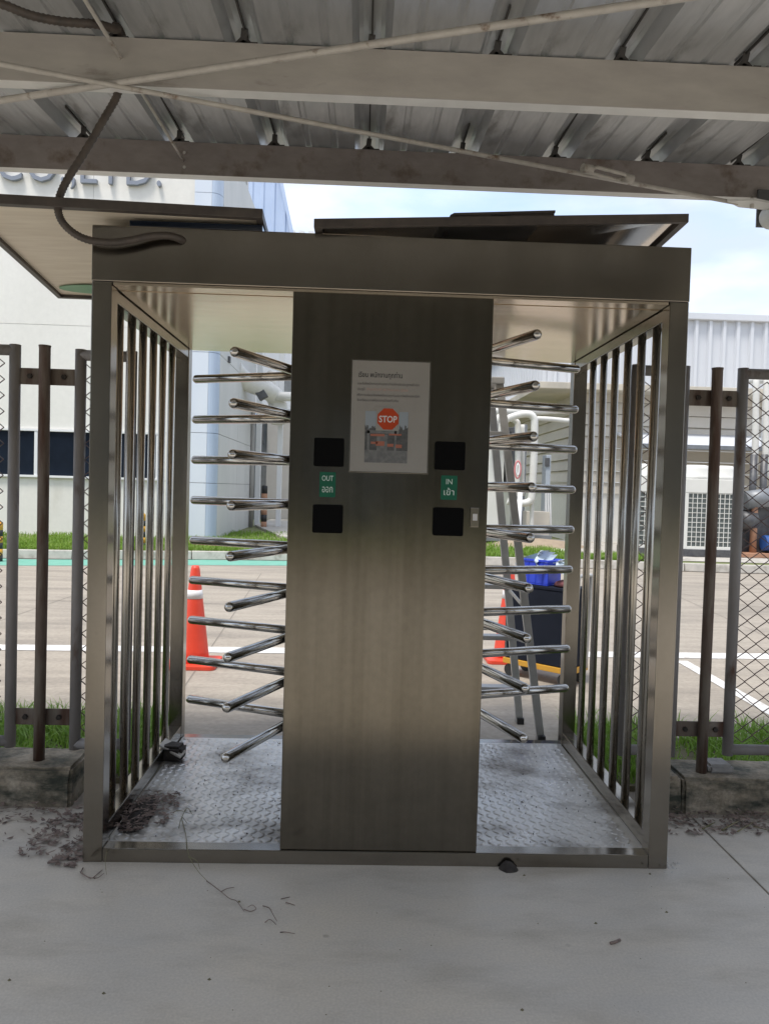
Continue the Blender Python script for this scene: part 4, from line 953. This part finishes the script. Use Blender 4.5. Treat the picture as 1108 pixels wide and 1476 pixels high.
for dx_, m_ in ((.06, ORANGE), (.62, PIPEW)): MB().tube([(pm.x+dx_, 13.15, .24), (pm.x+dx_, 13.15, 1.22)], .07, 12).build('pump_pipe', m_, PU)
MB().box(pm.x-.2, pm.x+.5, 13.3, 13.5, .24, 1.3).build('frame_plate', DKGREY, PU, .01)
MB().tube([(pm.x+.25, 13.1, .45), (pm.x+.95, 13.1, .45)], .16, 16).build('blue_pump', mat('pump_blue', (.03, .09, .30), .5), PU)

# plant in the gap between turnstile post and panel
def pxpipe(P, Y, r, name, par, m=PIPEW, n=14): return MB().tube(smooth([gy(x, y, Y) for x, y in P], 6), r, n).build(name, m, par)
PL = thing('pipe_loop', 'white insulated pipe loop in front of the lap sided wall', 'pipes', (3.3, 15.2, .14))
Y1 = 15.2
pxpipe([(723, 640), (724, 612), (731, 604), (748, 598), (762, 597), (769, 603), (770, 615), (769, 660), (766, 712), (764, 721), (757, 725), (742, 725), (731, 722)], Y1, .085, 'large_loop', PL)
pxpipe([(744, 715), (746, 660), (746, 615), (743, 607), (738, 604)], Y1+.3, .07, 'riser', PL)
pxpipe([(752, 715), (753, 660), (753, 612)], Y1+.45, .05, 'riser', PL)
pxpipe([(709, 640), (713, 612), (719, 603), (727, 600)], Y1+.6, .10, 'elbow', PL)
pxpipe([(766, 603), (790, 604), (822, 607)], Y1+.9, .06, 'header_pipe', PL)
pxpipe([(700, 592), (760, 593), (822, 590)], Y1+1.1, .10, 'header_pipe', PL)
pxpipe([(765, 721), (766, 745), (765, 790)], Y1+.1, .05, 'drain_leg', PL)
TK = thing('chiller_skid', 'white and dark grey chiller cabinets behind the pipe loop', 'chiller', (2.9, 16.0, .14))
def pbox(px0, px1, py0, py1, Y, dpt, name, m, par, bev=.012):
    a = gy(px0, py1, Y); b = gy(px1, py0, Y); return MB().box(a.x, b.x, Y, Y+dpt, max(a.z, .15), b.z).build(name, m, par, bev)
pbox(700, 728, 612, 790, 16.0, .8, 'cabinet', ACW, TK)
pbox(728.5, 741, 616, 700, 16.0, .6, 'control_face', DKGREY, TK)
pbox(741.5, 760, 612, 790, 16.05, .7, 'cabinet', MGREY, TK)
pbox(758, 792, 738, 772, 15.6, .7, 'tank', SIDING, TK)
pbox(700, 795, 772, 780, 15.5, 1.2, 'skid_frame', MGREY, TK)
for k in range(5): pbox(733, 737, 622+k*15, 628+k*15, 15.95, .045, 'gauge', BLK, TK, .004)
CB = thing('grey_cabinet', 'narrow grey control cabinet against the lap sided wall', 'cabinet', (4.2, 16.2, .14))
pbox(783, 794, 656, 772, 16.2, .4, 'cabinet_body', mat('cabinet_grey', (.36, .40, .44), .5), CB); pbox(785, 792, 660, 672, 16.17, .025, 'cabinet_window', DKGREY, CB, .003)
for k in range(3): pxpipe([(786+k*3.2, 700), (787+k*3.2, 770)], 16.12, .022, 'conduit_run', CB, WFRAME, 8)
hz = gy(745.5, 677, 15.1); HRe = thing('hose_reel', 'red and white hose ring hanging beside the pipe loop', 'hose', (hz.x, 15.1, hz.z-.2))
MB().tube([(hz.x+.07*math.cos(a), 15.08, hz.z+.20*math.sin(a)) for a in [k*2*math.pi/20 for k in range(20)]], .020, 8, closed=True).build('hose_ring', mat('hose_red', (.60, .22, .22), .5), HRe)
MB().tube([(hz.x+.035*math.cos(a), 15.06, hz.z+.13*math.sin(a)) for a in [k*2*math.pi/16 for k in range(16)]], .018, 8, closed=True).build('hose_ring', WFRAME, HRe)
a = gz(746, 806, .135); MPo = MB().tube([(a.x, a.y, .13), (a.x, a.y, gy(747, 706, a.y).z)], .045, 12).build('marker_pole', WFRAME); tag(MPo, 'slim white pole standing in the verge grass', 'pole')
dt = gy(792, 787, 14.6); mound('soil_heap', 'tan bare soil bank at the foot of the plant building', (4.0, 14.7, .13), 1.3, .55, .20, mat('tan_soil', (.34, .27, .19), .95, 0, (.27, .21, .15), 6, bump=.3), 3, 'soil')

# unseen wall added behind the camera to give the steel a dim reflection
WH = thing('reflection_wall', 'long tan wall added unseen behind the camera for the steel to mirror', 'building', (0, -22, 0))
MB().box(-30, 30, -22.4, -22, -.005, 9.5).build('wall', REFLW, WH)
for k in range(9): MB().box(-26+k*6, -22.6+k*6, -21.99, -21.94, .0, 3.6).build('reflection_shutter', MGREY, WH)  # dark doors added to keep the mirrored wall dim
sheet('reflection_lawn', GRASSB, [(-30, -21.5), (30, -21.5), (30, -12.5), (-30, -12.5)], -.001)  # unseen green sheet added to tint the reflection in the steel panel
